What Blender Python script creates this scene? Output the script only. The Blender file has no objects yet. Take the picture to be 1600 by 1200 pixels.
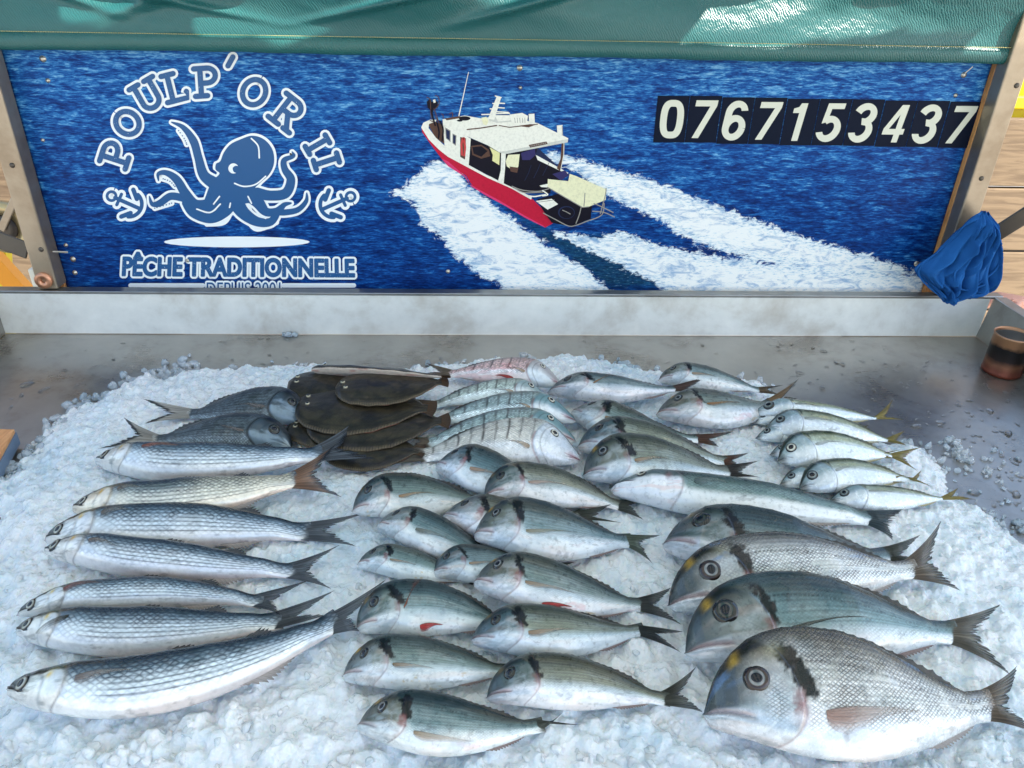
import bpy, math
import numpy as np
from mathutils import Matrix, Vector

# ---------------------------------------------------------------- camera, world, sun, exposure
F = 1200.0                                     # focal length in photo pixels (1600 wide)
def _n(v): v = np.asarray(v, float); return v / np.linalg.norm(v)
_D = _n([-59, 2108, F]); AX = _n([24400, -0.2, F]); AZ = -_D; AY = np.cross(AZ, AX)
CAM = np.array([0, 0, 0.75])
def ray(px, py):
    d = np.array([(px - 800) / F, (py - 600) / F, 1.0]); return np.array([AX @ d, AY @ d, AZ @ d])
def onz(px, py, z=0.0): d = ray(px, py); return CAM + d * ((z - CAM[2]) / d[2])
def ony(px, py, y): d = ray(px, py); return CAM + d * (y / d[1])
def proj(P):
    q = np.asarray(P, float) - CAM
    c = q[..., 0:1] * AX + q[..., 1:2] * AY + q[..., 2:3] * AZ
    return np.stack([800 + F * c[..., 0] / c[..., 2], 600 + F * c[..., 1] / c[..., 2]], -1)

sc = bpy.context.scene
COL = sc.collection
cd = bpy.data.cameras.new('camera'); cam = bpy.data.objects.new('camera', cd); COL.objects.link(cam)
cd.sensor_width = 36; cd.lens = F / 1600 * 36; cd.clip_start = 0.02; cd.clip_end = 600
cam.matrix_world = Matrix(((AX[0], -AX[1], -AX[2], CAM[0]), (AY[0], -AY[1], -AY[2], CAM[1]), (AZ[0], -AZ[1], -AZ[2], CAM[2]), (0, 0, 0, 1)))
sc.camera = cam
SUN = _n([0.70, -0.40, 0.75])                  # towards the sun
w = bpy.data.worlds.new('World'); sc.world = w; w.use_nodes = True
nt = w.node_tree; bg = nt.nodes['Background']
sky = nt.nodes.new('ShaderNodeTexSky'); sky.sky_type = 'NISHITA'; sky.sun_disc = False
sky.sun_elevation = math.asin(SUN[2]); sky.sun_rotation = math.atan2(SUN[0], SUN[1])
nt.links.new(sky.outputs[0], bg.inputs[0]); bg.inputs[1].default_value = 0.115
sl = bpy.data.lights.new('sun', 'SUN'); sl.energy = 3.8; sl.angle = math.radians(0.5); sl.color = (1, .93, .82)
so = bpy.data.objects.new('sun', sl); COL.objects.link(so)
so.rotation_euler = Vector(SUN).to_track_quat('Z', 'Y').to_euler()
sc.view_settings.view_transform = 'Standard'; sc.view_settings.look = 'None'
sc.view_settings.gamma = 1; sc.view_settings.exposure = 1.80
rng = np.random.default_rng(7)

# ---------------------------------------------------------------- helpers
def lin(c):
    c = np.asarray(c, float) / 255.0
    return np.where(c <= .04045, c / 12.92, ((c + .055) / 1.055) ** 2.4)
def tag(o, label=None, cat=None, group=None, kind=None):
    if label: o['label'] = label
    if cat: o['category'] = cat
    if group: o['group'] = group
    if kind: o['kind'] = kind
    return o
def mesh(name, V, faces, mat=None, parent=None, smooth=False, col=None, uv=None, quads=None):
    me = bpy.data.meshes.new(name)
    V = np.asarray(V, np.float32)
    if quads is not None:
        q = np.asarray(quads, np.int32)
        me.vertices.add(len(V)); me.vertices.foreach_set('co', V.ravel())
        me.loops.add(q.size); me.loops.foreach_set('vertex_index', q.ravel())
        me.polygons.add(len(q)); me.polygons.foreach_set('loop_start', np.arange(0, q.size, q.shape[1], dtype=np.int32))
        me.update(calc_edges=True)
    else:
        me.from_pydata([tuple(map(float, v)) for v in V], [], [tuple(map(int, f)) for f in faces])
        me.update()
    me.validate()
    if smooth: me.polygons.foreach_set('use_smooth', np.ones(len(me.polygons), bool))
    if col is not None:
        a = me.color_attributes.new('Col', 'FLOAT_COLOR', 'POINT')
        c = np.asarray(col, np.float32)
        if c.shape[-1] == 3: c = np.concatenate([c, np.ones(c.shape[:-1] + (1,), np.float32)], -1)
        a.data.foreach_set('color', c.reshape(-1))
    if uv is not None:
        l = me.uv_layers.new(name='UVMap'); vi = np.empty(len(me.loops), np.int32)
        me.loops.foreach_get('vertex_index', vi)
        l.data.foreach_set('uv', np.asarray(uv, np.float32).reshape(-1, 2)[vi].ravel())
    if mat:
        for m in (mat if isinstance(mat, (list, tuple)) else [mat]): me.materials.append(m)
    o = bpy.data.objects.new(name, me); COL.objects.link(o)
    if parent: link(o, parent)
    return o
def link(o, parent):
    o.parent = parent
    o.matrix_parent_inverse = Matrix.Translation(-Vector(world_loc(parent)))
def world_loc(o):
    l = Vector((0, 0, 0))
    while o: l += o.location; l += o.matrix_parent_inverse.translation if o.parent else Vector((0, 0, 0)); o = o.parent
    return l
def empty(name, loc):
    o = bpy.data.objects.new(name, None); COL.objects.link(o); o.location = tuple(map(float, loc)); o.empty_display_size = .05
    return o
def gridquads(n, m, closed=False, flip=False):
    i = np.arange(n - 1)[:, None]; j = np.arange(m if closed else m - 1)[None, :]
    j2 = (j + 1) % m
    q = np.stack([i * m + j, (i + 1) * m + j, (i + 1) * m + j2, i * m + j2], -1).reshape(-1, 4)
    return q[:, ::-1] if flip else q
def boxVF(x0, x1, y0, y1, z0, z1):
    V = [(x, y, z) for x in (x0, x1) for y in (y0, y1) for z in (z0, z1)]
    Fc = [(0, 1, 3, 2), (4, 6, 7, 5), (0, 4, 5, 1), (2, 3, 7, 6), (0, 2, 6, 4), (1, 5, 7, 3)]
    return V, Fc
def bevel(o, wd, seg=2):
    m = o.modifiers.new('b', 'BEVEL'); m.width = wd; m.segments = seg; m.limit_method = 'ANGLE'; return o
def box(name, x0, x1, y0, y1, z0, z1, mat, parent=None, bv=0.002):
    V, Fc = boxVF(x0, x1, y0, y1, z0, z1); o = mesh(name, V, Fc, mat, parent)
    if bv: bevel(o, bv)
    return o
def bar(name, a, b, wd, th, mat, parent=None, up=(0, -1, 0), bv=.002):
    a = np.array(a, float); b = np.array(b, float); t = _n(b - a); u = np.array(up, float); s = _n(np.cross(t, u)); u = np.cross(s, t)
    V = [p + s * i * wd / 2 + u * j * th / 2 for p in (a, b) for i in (-1, 1) for j in (-1, 1)]
    Fc = [(0, 1, 3, 2), (4, 6, 7, 5), (0, 4, 5, 1), (2, 3, 7, 6), (0, 2, 6, 4), (1, 5, 7, 3)]
    return bevel(mesh(name, V, Fc, mat, parent), bv)
def lathe(name, c, prof, mat, parent=None, seg=64, axis='z', smooth=True):
    V = []
    for r, h in prof:
        for k in range(seg):
            a = 2 * math.pi * k / seg
            p = (r * math.cos(a), r * math.sin(a), h) if axis == 'z' else (r * math.cos(a), h, r * math.sin(a))
            V.append(np.array(c) + p)
    return mesh(name, V, None, mat, parent, smooth, quads=gridquads(len(prof), seg, True, axis == 'z'))
def hashn(i, j, s):
    h = (i.astype(np.int64) * 374761393 + j.astype(np.int64) * 668265263 + s * 1442695041) & 0xffffffff
    h = ((h ^ (h >> 13)) * 1274126177) & 0xffffffff; h = h ^ (h >> 16)
    return (h & 0xffff) / 65535.0
def vnoise(x, y, s=0):
    i = np.floor(x).astype(int); j = np.floor(y).astype(int); fx = x - i; fy = y - j
    fx = fx * fx * (3 - 2 * fx); fy = fy * fy * (3 - 2 * fy)
    return (hashn(i, j, s) * (1 - fx) + hashn(i + 1, j, s) * fx) * (1 - fy) + (hashn(i, j + 1, s) * (1 - fx) + hashn(i + 1, j + 1, s) * fx) * fy
def fbm(x, y, s=0, o=4):
    r = 0; a = .5; t = 0
    for k in range(o): r = r + a * vnoise(x * 2 ** k, y * 2 ** k, s + k); t += a; a *= .55
    return r / t
def sst(a, b, x): t = np.clip((x - a) / (b - a), 0, 1); return t * t * (3 - 2 * t)
def polysdf(P, x, y):
    """signed distance, positive inside"""
    P = np.asarray(P, float); d = np.full(np.shape(x), 1e9); ins = np.zeros(np.shape(x), bool)
    for k in range(len(P)):
        a = P[k]; b = P[(k + 1) % len(P)]; e = b - a
        t = np.clip(((x - a[0]) * e[0] + (y - a[1]) * e[1]) / max(e @ e, 1e-12), 0, 1)
        d = np.minimum(d, (x - a[0] - t * e[0]) ** 2 + (y - a[1] - t * e[1]) ** 2)
        c = ((a[1] > y) != (b[1] > y))
        with np.errstate(divide='ignore', invalid='ignore'):
            ins ^= c & (x < (b[0] - a[0]) * (y - a[1]) / (b[1] - a[1] + 1e-15) + a[0])
    return np.sqrt(d) * np.where(ins, 1, -1)
def spline(P, n=8, closed=False):
    P = np.asarray(P, float); out = []; N = len(P)
    for k in range(N if closed else N - 1):
        p = [P[(k + d) % N] if closed else P[min(max(k + d, 0), N - 1)] for d in (-1, 0, 1, 2)]
        for t in np.linspace(0, 1, n, endpoint=False):
            out.append(.5 * ((2 * p[1]) + (-p[0] + p[2]) * t + (2 * p[0] - 5 * p[1] + 4 * p[2] - p[3]) * t * t + (-p[0] + 3 * p[1] - 3 * p[2] + p[3]) * t ** 3))
    if not closed: out.append(P[-1])
    return np.array(out)

# ---------------------------------------------------------------- materials
class NM:
    def __init__(s, name, **kw):
        s.m = bpy.data.materials.new(name); s.m.use_nodes = True; s.t = s.m.node_tree; s.b = s.t.nodes['Principled BSDF']
        for k, v in kw.items(): s.set(k, v)
    def set(s, k, v):
        k = {'col': 'Base Color', 'rough': 'Roughness', 'metal': 'Metallic', 'coat': 'Coat Weight', 'coatr': 'Coat Roughness', 'sss': 'Subsurface Weight',
             'trans': 'Transmission Weight', 'ior': 'IOR', 'alpha': 'Alpha', 'normal': 'Normal', 'spec': 'Specular IOR Level'}.get(k, k)
        i = s.b.inputs[k]
        if hasattr(v, 'is_output') or isinstance(v, bpy.types.NodeSocket): s.t.links.new(v, i)
        else:
            if k == 'Base Color' and len(v) == 3: v = tuple(v) + (1,)
            i.default_value = v
    def n(s, t, ins={}, **props):
        nd = s.t.nodes.new(t)
        for k, v in props.items(): setattr(nd, k, v)
        for k, v in ins.items():
            if isinstance(v, bpy.types.NodeSocket): s.t.links.new(v, nd.inputs[k])
            else: nd.inputs[k].default_value = v
        return nd
    def coord(s, kind='Object'): return s.n('ShaderNodeTexCoord').outputs[kind]
    def mapping(s, v, scale=(1, 1, 1), rot=(0, 0, 0), loc=(0, 0, 0)):
        return s.n('ShaderNodeMapping', {'Vector': v, 'Scale': scale, 'Rotation': rot, 'Location': loc}).outputs[0]
    def noise(s, v, scale, detail=4, rough=.55, dist=0): return s.n('ShaderNodeTexNoise', {'Vector': v, 'Scale': scale, 'Detail': detail, 'Roughness': rough, 'Distortion': dist}).outputs[0]
    def ramp(s, fac, stops):
        r = s.n('ShaderNodeValToRGB', {0: fac}); e = r.color_ramp.elements
        while len(e) > 1: e.remove(e[-1])
        for k, (p, c) in enumerate(stops):
            el = e[0] if k == 0 else e.new(p)
            el.position = p; el.color = (tuple(c) + (1,)) if np.ndim(c) else (c, c, c, 1)
        return r.outputs[0]
    def mix(s, f, a, b, bt='MIX'):
        nd = s.n('ShaderNodeMix', data_type='RGBA', blend_type=bt)
        for k, v in ((0, f), (6, a), (7, b)):
            if isinstance(v, bpy.types.NodeSocket): s.t.links.new(v, nd.inputs[k])
            else: nd.inputs[k].default_value = v if k == 0 else (tuple(v) + (1,) if len(v) == 3 else v)
        return nd.outputs[2]
    def math(s, op, a, b=0.0, c=0.0, clamp=False): return s.n('ShaderNodeMath', {0: a, 1: b, 2: c}, operation=op, use_clamp=clamp).outputs[0]
    def bump(s, h, strength=.3, dist=.001, normal=None):
        ins = {'Height': h, 'Strength': strength, 'Distance': dist}
        if normal: ins['Normal'] = normal
        return s.n('ShaderNodeBump', ins).outputs[0]

def m_steel(name, base=(.42, .41, .39), rough=.34, scale=(3, 60, 3), dirty=.5, metal=.92):
    M = NM(name, metal=metal)
    c = M.coord()
    brush = M.noise(M.mapping(c, scale), 12, 5, .6)
    blot = M.noise(c, 5.5, 6, .62, .6); blot2 = M.noise(c, 28, 4, .6)
    f = M.math('ADD', M.math('MULTIPLY', blot, .7), M.math('MULTIPLY', blot2, .3))
    b = np.array(base)
    M.set('col', M.ramp(f, [(.3, b * (1 - dirty * .55) * np.array([1.0, .93, .86])), (.5, b), (.72, np.minimum(b * 1.18, 1))]))
    M.set('rough', M.math('ADD', M.math('MULTIPLY', blot, .25), M.math('ADD', M.math('MULTIPLY', brush, .12), rough - .18)))
    M.set('normal', M.bump(brush, .12, .0006))
    return M.m
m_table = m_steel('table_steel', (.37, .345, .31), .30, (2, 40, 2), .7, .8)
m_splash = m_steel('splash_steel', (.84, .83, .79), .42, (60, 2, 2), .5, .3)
m_rim = m_steel('rim_steel', (.34, .33, .31), .35, (2, 30, 2), .6)
m_post = m_steel('post_aluminium', (.38, .31, .23), .38, (3, 3, 60), .6, .75)
m_dark = m_steel('dark_bar', (.10, .085, .07), .4, (4, 4, 30), .5, .6)
def flat(name, col, rough=.4, **kw): return NM(name, col=tuple(lin(col)), rough=rough, **kw).m

def m_cloth(name, base, dark, sc_=1.0):
    M = NM(name, rough=.36, spec=.6); c = M.coord()
    wv = M.n('ShaderNodeTexWave', {'Vector': M.mapping(c, rot=(0, math.radians(32), 0)), 'Scale': 75, 'Distortion': 7, 'Detail': 2.5, 'Detail Scale': 1.2}, wave_type='BANDS', bands_direction='X').outputs[1]
    fine = M.noise(M.mapping(c, (1, 1, .35)), 260, 3, .6); big = M.noise(c, 3.5, 4)
    M.set('col', M.mix(M.math('MULTIPLY', big, .8), tuple(lin(base)), tuple(lin(dark))))
    M.set('normal', M.bump(M.math('ADD', wv, M.math('MULTIPLY', fine, .8)), .32, .0016))
    return M
MT = m_cloth('green_vinyl', (34, 98, 96), (24, 80, 86)); m_tarp = MT.m
MH = m_cloth('hem_vinyl', (24, 82, 84), (34, 100, 94)); m_hem = MH.m
Mr = NM('canopy_fabric', col=tuple(lin((186, 190, 188))), rough=.9, spec=.1)
_x = Mr.n('ShaderNodeSeparateXYZ', {0: Mr.coord()}).outputs[0]
_st = Mr.math('GREATER_THAN', Mr.math('FRACT', Mr.math('ADD', Mr.math('MULTIPLY', _x, 2.2), 20.15)), .42)  # stripes added for contrast in the reflections on the fish
tr = Mr.n('ShaderNodeBsdfTranslucent', {'Color': Mr.mix(_st, (.06, .26, .26), (.92, .88, .80))})
Mr.set('col', Mr.mix(_st, tuple(lin((20, 92, 90))), tuple(lin((205, 206, 200))))); ms = Mr.n('ShaderNodeMixShader', {0: .5, 1: Mr.b.outputs[0], 2: tr.outputs[0]})
Mr.t.links.new(ms.outputs[0], Mr.t.nodes['Material Output'].inputs[0]); m_roof = Mr.m

def m_wood(name, a, b, sc_=(3, 3, 30), rough=.75):
    M = NM(name, rough=rough); c = M.coord(); g = M.noise(M.mapping(c, sc_), 4, 6, .62, 1.2); g2 = M.noise(c, 3, 2)
    f = M.math('ADD', M.math('MULTIPLY', g, .75), M.math('MULTIPLY', g2, .25))
    M.set('col', M.ramp(f, [(.3, lin(a)), (.47, (lin(a) + lin(b)) / 2), (.55, lin(b)), (.75, lin(b) * 1.1)])); M.set('normal', M.bump(g, .35, .003)); return M.m
m_plank = m_wood('plank_wood', (92, 74, 56), (128, 108, 84), (1.2, 3, 16))
m_lathw = m_wood('edge_wood', (140, 84, 44), (196, 140, 84), (20, 4, 2))
m_board = m_wood('board_wood', (196, 130, 80), (222, 160, 108), (30, 3, 3))

# fish skin: colour attribute x scale pattern
def m_fish(name, sx=1.0, sy=1.0, edge=.35, light=.2, rough=.27, metal=.22, rand=.22, bump=.45, tint=(.08, .10, .12)):
    M = NM(name, rough=rough, metal=metal * .6, coat=.24, coatr=.04, spec=.25)
    at = M.n('ShaderNodeAttribute', attribute_name='Col'); uv = M.coord('UV'); ob = M.coord()
    wob = M.n('ShaderNodeVectorMath', {0: M.n('ShaderNodeTexNoise', {'Vector': ob, 'Scale': 38.0, 'Detail': 2.0}).outputs[1], 3: 1.5}, operation='SCALE').outputs[0]
    mp = M.mapping(M.n('ShaderNodeVectorMath', {0: uv, 1: wob}, operation='ADD').outputs[0], (sx, sy, 1), (0, 0, math.radians(45)))
    v = M.n('ShaderNodeTexVoronoi', {'Vector': mp, 'Scale': 1.0, 'Randomness': rand}, voronoi_dimensions='2D', feature='DISTANCE_TO_EDGE').outputs[0]
    cell = M.n('ShaderNodeTexVoronoi', {'Vector': mp, 'Scale': 1.0, 'Randomness': rand}, voronoi_dimensions='2D', feature='F1')
    e = M.math('SUBTRACT', 1.0, M.math('MULTIPLY', v, 3.6, clamp=True), clamp=True)
    patch = M.ramp(M.noise(ob, 26, 3, .6), [(.35, .35), (.65, 1.0)])
    e = M.math('MULTIPLY', M.math('MULTIPLY', e, at.outputs['Alpha']), patch)
    rc = M.n('ShaderNodeSeparateColor', {0: cell.outputs[1]}).outputs[0]
    dome = M.math('SUBTRACT', 1.0, M.math('MULTIPLY', cell.outputs[0], 1.5, clamp=True), clamp=True)
    gain = M.math('ADD', 1.0, M.math('MULTIPLY', M.math('MULTIPLY', M.math('ADD', M.math('SUBTRACT', rc, .5), dome), light * 2.2), at.outputs['Alpha']))
    spot = M.noise(ob, 130, 5, .65)
    c1 = M.mix(M.math('MULTIPLY', e, edge), at.outputs['Color'], tint)
    c2 = M.n('ShaderNodeVectorMath', {0: c1, 3: gain}, operation='SCALE').outputs[0]
    big = M.noise(ob, 14, 4, .6)
    c3 = M.mix(.9, c2, M.ramp(big, [(.3, (.80, .84, .88)), (.55, (1, 1, 1)), (.8, (1.0, .97, .93))]), 'MULTIPLY')
    c4 = M.mix(.6, c3, M.ramp(spot, [(.30, (.70, .71, .72)), (.55, (1, 1, 1))]), 'MULTIPLY')
    M.set('col', c4)
    M.set('rough', M.math('ADD', rough - .06, M.math('MULTIPLY', spot, .16)))
    hgt = M.math('SUBTRACT', M.math('MULTIPLY', spot, .35), M.math('MULTIPLY', e, 1.0))
    M.set('normal', M.bump(hgt, bump, .0008, M.bump(M.noise(ob, 55, 3, .55, .4), .35, .0030))); M.set('sss', .04); M.set('Subsurface Radius', (.002, .0015, .001)); M.set('Subsurface Scale', 1.0)
    return M.m
SK = dict(bream=m_fish('bream_skin', 1, 1, .35, .10), silver=m_fish('silver_bream_skin', 1, 1, .8, .16, .25, .25, .12, .8, (.05, .045, .045)),
          mullet=m_fish('mullet_skin', 1, 1, .8, .26, .22, .3, .15, .8, (.02, .035, .055)), scad=m_fish('scad_skin', 1, 1, .12, .1, .24, .35),
          bass=m_fish('bass_skin', 1, 1, .7, .15), dark=m_fish('dark_bream_skin', 1, 1, .8, .5, .3, .2), sole=m_fish('sole_skin', 1, 1, .3, .10, .32, .0, .4, .3, (.01, .01, .008)))
def m_fin(name):
    M = NM(name, rough=.38, coat=.15, spec=.25); at = M.n('ShaderNodeAttribute', attribute_name='Col'); M.set('col', at.outputs['Color']); M.set('alpha', at.outputs['Alpha'])
    uv = M.coord('UV'); wv = M.n('ShaderNodeTexWave', {'Vector': uv, 'Scale': 5.2, 'Distortion': .4}, wave_type='BANDS', bands_direction='X').outputs[1]
    M.set('normal', M.bump(wv, .5, .001)); return M.m
FIN = m_fin('fin_membrane')
Me = NM('eye_wet', rough=.08, coat=1.0, coatr=.03); _a = Me.n('ShaderNodeAttribute', attribute_name='Col'); Me.set('col', _a.outputs['Color']); Me.set('coat', .4); Me.set('spec', .3); EYE = Me.m
PUP = NM('pupil_black', col=(.004, .005, .010), rough=.05, coat=.3, spec=.25).m

# ================================================================= SETTING
YS = 1.534; YB = 1.584; XL, XR = -1.006, 1.146; YF = 0.470
g = mesh('ground', [(-60, -60, -.92), (60, -60, -.92), (60, 60, -.92), (-60, 60, -.92)], [(0, 1, 2, 3)])
Mg = NM('ground_paving', rough=.85); _c = Mg.coord(); Mg.set('col', Mg.ramp(Mg.noise(_c, 6, 6), [(.3, (.30, .28, .25)), (.7, (.46, .44, .40))])); g.data.materials.append(Mg.m)
tag(g, kind='structure')

# ---- display table
tb = tag(empty('display_table', (0.07, 1.0, 0)), 'stainless steel fish display table with upturned rims, wet and scratched', 'table')
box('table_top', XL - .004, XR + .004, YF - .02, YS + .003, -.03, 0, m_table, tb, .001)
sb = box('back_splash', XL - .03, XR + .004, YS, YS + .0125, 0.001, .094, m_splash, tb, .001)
box('rim', XL - .05, XR + .030, YS - .003, YS + .022, .0945, .101, m_rim, sb, .0015)
ss = mesh('side_splash', [(XR, YF, .001), (XR, YS - .001, .001), (XR + .010, YS - .001, .094), (XR + .010, YF, .094), (XR + .014, YF, .001), (XR + .014, YS - .001, .001), (XR + .016, YS - .001, .094), (XR + .016, YF, .094)],
          [(0, 1, 2, 3), (4, 7, 6, 5), (0, 4, 5, 1), (3, 2, 6, 7), (0, 3, 7, 4), (1, 5, 6, 2)], m_rim, tb)
box('rim', XR + .008, XR + .036, YF - .02, YS - .004, .0945, .100, m_rim, ss, .0015)
s2 = box('side_splash', XL - .014, XL, YF, YS - .001, .001, .094, m_rim, tb, .001)
box('rim', XL - .034, XL + .002, YF - .02, YS - .004, .0945, .100, m_rim, s2, .0015)
box('front_lip', XL - .004, XR + .004, YF - .045, YF - .0225, -.03, .040, m_rim, tb, .003)

# ---- banner
def bp(px, py, k=0): return ony(px, py, YB - .0004 - k * .00003)
bn = tag(empty('banner', (.07, YB, .09)), 'wide photo-printed sign board of blue sea with a fishing boat, octopus emblem and phone number', 'sign')
n1, n2 = 320, 90
bx = np.linspace(-.878, 1.0185, n1); bz = np.linspace(.04, .585, n2)
BX, BZ = np.meshgrid(bx, bz, indexing='ij'); BP = np.stack([BX, np.full_like(BX, YB), BZ], -1); pp = proj(BP)
W1 = [(688, 252), (712, 262), (735, 292), (790, 335), (850, 378), (900, 410), (960, 458), (800, 462), (772, 440), (740, 425), (705, 392), (682, 362), (655, 352), (650, 318), (606, 300), (640, 284), (660, 265)]
W2 = [(862, 362), (905, 366), (935, 372), (965, 362), (1010, 376), (1100, 398), (1240, 415), (1330, 420), (1440, 432), (1446, 470), (1065, 470), (1000, 430), (940, 402)]
W3 = [(838, 240), (868, 236), (955, 264), (1040, 288), (1110, 318), (1180, 345), (1260, 372), (1350, 398), (1436, 428), (1330, 436), (1240, 418), (1180, 408), (1090, 382), (1030, 345), (975, 318), (940, 300), (905, 270)]
sd = np.maximum(np.maximum(polysdf(W1, pp[..., 0], pp[..., 1]), polysdf(W2, pp[..., 0], pp[..., 1])), polysdf(W3, pp[..., 0], pp[..., 1]))
dk = polysdf([(735, 285), (800, 325), (880, 365), (960, 360), (1000, 380), (1070, 455), (950, 455), (850, 380)], pp[..., 0], pp[..., 1])
cc = np.zeros((n1, n2, 4)); cc[..., 0] = np.clip(sd / 60 + .5, 0, 1); cc[..., 1] = np.clip(dk / 60 + .5, 0, 1); cc[..., 2] = (BZ - .04) / .545; cc[..., 3] = 1
Ms = NM('sea_print', rough=.36, spec=.12); at = Ms.n('ShaderNodeAttribute', attribute_name='Col'); sp = Ms.n('ShaderNodeSeparateColor', {0: at.outputs['Color']}); ob = Ms.coord()
wv1 = Ms.noise(Ms.mapping(ob, (1, 1, 5.2), (0, math.radians(-9), 0)), 20, 8, .66, .5); wv2 = Ms.noise(Ms.mapping(ob, (1, 1, 5.5), (0, math.radians(5), 0)), 62, 5, .62, .5)
wv3 = Ms.noise(Ms.mapping(ob, (1, 1, 3.2), (0, math.radians(-14), 0)), 170, 4, .7, .2)
wv = Ms.math('ADD', Ms.math('MULTIPLY', wv1, .46), Ms.math('ADD', Ms.math('MULTIPLY', wv2, .44), Ms.math('MULTIPLY', wv3, .10)))
wv = Ms.math('ADD', wv, Ms.math('MULTIPLY', Ms.math('SUBTRACT', sp.outputs[2], .55), .11))
sea = Ms.ramp(wv, [(.37, lin((5, 28, 78))), (.45, lin((9, 48, 112))), (.52, lin((17, 76, 148))), (.58, lin((48, 120, 184))), (.66, lin((122, 178, 218)))])
fn = Ms.noise(Ms.mapping(ob, (1, 1, 1.6), (0, math.radians(28), 0)), 34, 9, .74, .8); fn2 = Ms.noise(Ms.mapping(ob, (.6, 1, 2.2), (0, math.radians(24), 0)), 120, 5, .7)
foam = Ms.math('ADD', Ms.math('ADD', sp.outputs[0], Ms.math('MULTIPLY', Ms.math('SUBTRACT', fn, .5), .75)), Ms.math('MULTIPLY', Ms.math('SUBTRACT', fn2, .5), .16))
fm = Ms.ramp(foam, [(.475, 0.0), (.535, 1.0)])
fcol = Ms.ramp(Ms.math('ADD', fn2, Ms.math('MULTIPLY', foam, .35)), [(.56, lin((110, 150, 190))), (.66, lin((206, 222, 232))), (.76, lin((240, 241, 240)))])
dark = Ms.mix(Ms.ramp(sp.outputs[1], [(.5, 0.0), (.7, .75)]), sea, Ms.ramp(fn2, [(.4, lin((10, 36, 62))), (.62, lin((30, 84, 108))), (.72, lin((200, 220, 225)))]))
thr = Ms.noise(Ms.mapping(ob, (.7, 1, 1.9), (0, math.radians(26), 0)), 30, 7, .7, 1.0)
fcol = Ms.mix(Ms.ramp(thr, [(.50, 0.0), (.64, .85)]), fcol, lin((120, 160, 200)))
Ms.set('col', Ms.mix(fm, dark, fcol))
board = mesh('printed_board', BP.reshape(-1, 3), None, Ms.m, bn, quads=gridquads(n1, n2), col=cc.reshape(-1, 4))
sm = board.modifiers.new('s', 'SOLIDIFY'); sm.thickness = .006; sm.offset = -1

class Ink:
    """flat printed shapes laid on the board, each a hair above the one before"""
    def __init__(s): s.V = []; s.F = []; s.M = []; s.mats = []; s.k = 1
    def mi(s, m):
        if m not in s.mats: s.mats.append(m)
        return s.mats.index(m)
    def poly(s, pts, m):
        b = len(s.V); s.V += [bp(x, y, s.k) for x, y in pts]; s.k += 1
        from mathutils.geometry import tessellate_polygon
        for t in tessellate_polygon([[Vector((p[0], p[1], 0)) for p in pts]]):
            s.F.append(tuple(b + i for i in t)); s.M.append(s.mi(m))
    def stroke(s, pts, w0, m, w1=None, cap=True):
        pts = np.asarray(pts, float); w1 = w0 if w1 is None else w1; n = len(pts)
        if n > 6 and np.linalg.norm(pts[0] - pts[-1]) < .5: cap = False
        T = np.gradient(pts, axis=0); T /= np.linalg.norm(T, axis=1)[:, None] + 1e-9; N = np.stack([-T[:, 1], T[:, 0]], 1)
        W = np.linspace(w0, w1, n)[:, None] / 2 if np.ndim(w0) == 0 else np.asarray(w0)[:, None] / 2
        L = pts + N * W; R = pts - N * W
        P = list(L)
        if cap: P += [pts[-1] + W[-1, 0] * (T[-1] * math.sin(a) + N[-1] * math.cos(a)) for a in np.linspace(.3, math.pi - .3, 6)]
        P += list(R[::-1])
        if cap: P += [pts[0] + W[0, 0] * (-T[0] * math.sin(a) - N[0] * math.cos(a)) for a in np.linspace(.3, math.pi - .3, 6)]
        b = len(s.V)
        # quads for the ribbon, fans for caps
        s.V += [bp(x, y, s.k) for x, y in P]; s.k += 1; mi = s.mi(m)
        nl = n; nc = 6 if cap else 0; r0 = nl + nc
        for i in range(n - 1): s.F.append((b + i, b + i + 1, b + r0 + n - 2 - i, b + r0 + n - 1 - i)); s.M.append(mi)
        if cap:
            s.F.append(tuple([b + n - 1] + [b + n + i for i in range(6)] + [b + r0])); s.M.append(mi)
            s.F.append(tuple([b + r0 + n - 1] + [b + r0 + n + i for i in range(6)] + [b])); s.M.append(mi)
    def disc(s, c, r, m, ry=None, rot=0):
        ry = r if ry is None else ry
        s.poly([(c[0] + r * math.cos(a) * math.cos(rot) - ry * math.sin(a) * math.sin(rot), c[1] + r * math.cos(a) * math.sin(rot) + ry * math.sin(a) * math.cos(rot)) for a in np.linspace(0, 2 * math.pi, 28, endpoint=False)], m)
    def build(s, name, parent, **kw):
        me = bpy.data.meshes.new(name); me.from_pydata([tuple(v) for v in s.V], [], s.F)
        for m in s.mats: me.materials.append(m)
        me.polygons.foreach_set('material_index', np.array(s.M, np.int32)); me.update()
        # face the viewer
        nz = np.empty(len(me.polygons) * 3); me.polygons.foreach_get('normal', nz); 
        o = bpy.data.objects.new(name, me); COL.objects.link(o); link(o, parent); return o
def fontmesh(txt, bold=0.0, shear=0.0):
    cu = bpy.data.curves.new('t', 'FONT'); cu.body = txt; cu.offset = bold; cu.shear = shear; cu.size = 1; cu.resolution_u = 6
    o = bpy.data.objects.new('t', cu); COL.objects.link(o); dg = bpy.context.evaluated_depsgraph_get(); me = o.evaluated_get(dg).to_mesh()
    V = np.array([v.co[:] for v in me.vertices]).reshape(-1, 3); Fc = [tuple(p.vertices) for p in me.polygons]
    o.evaluated_get(dg).to_mesh_clear(); bpy.data.objects.remove(o); bpy.data.curves.remove(cu); return V, Fc
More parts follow.
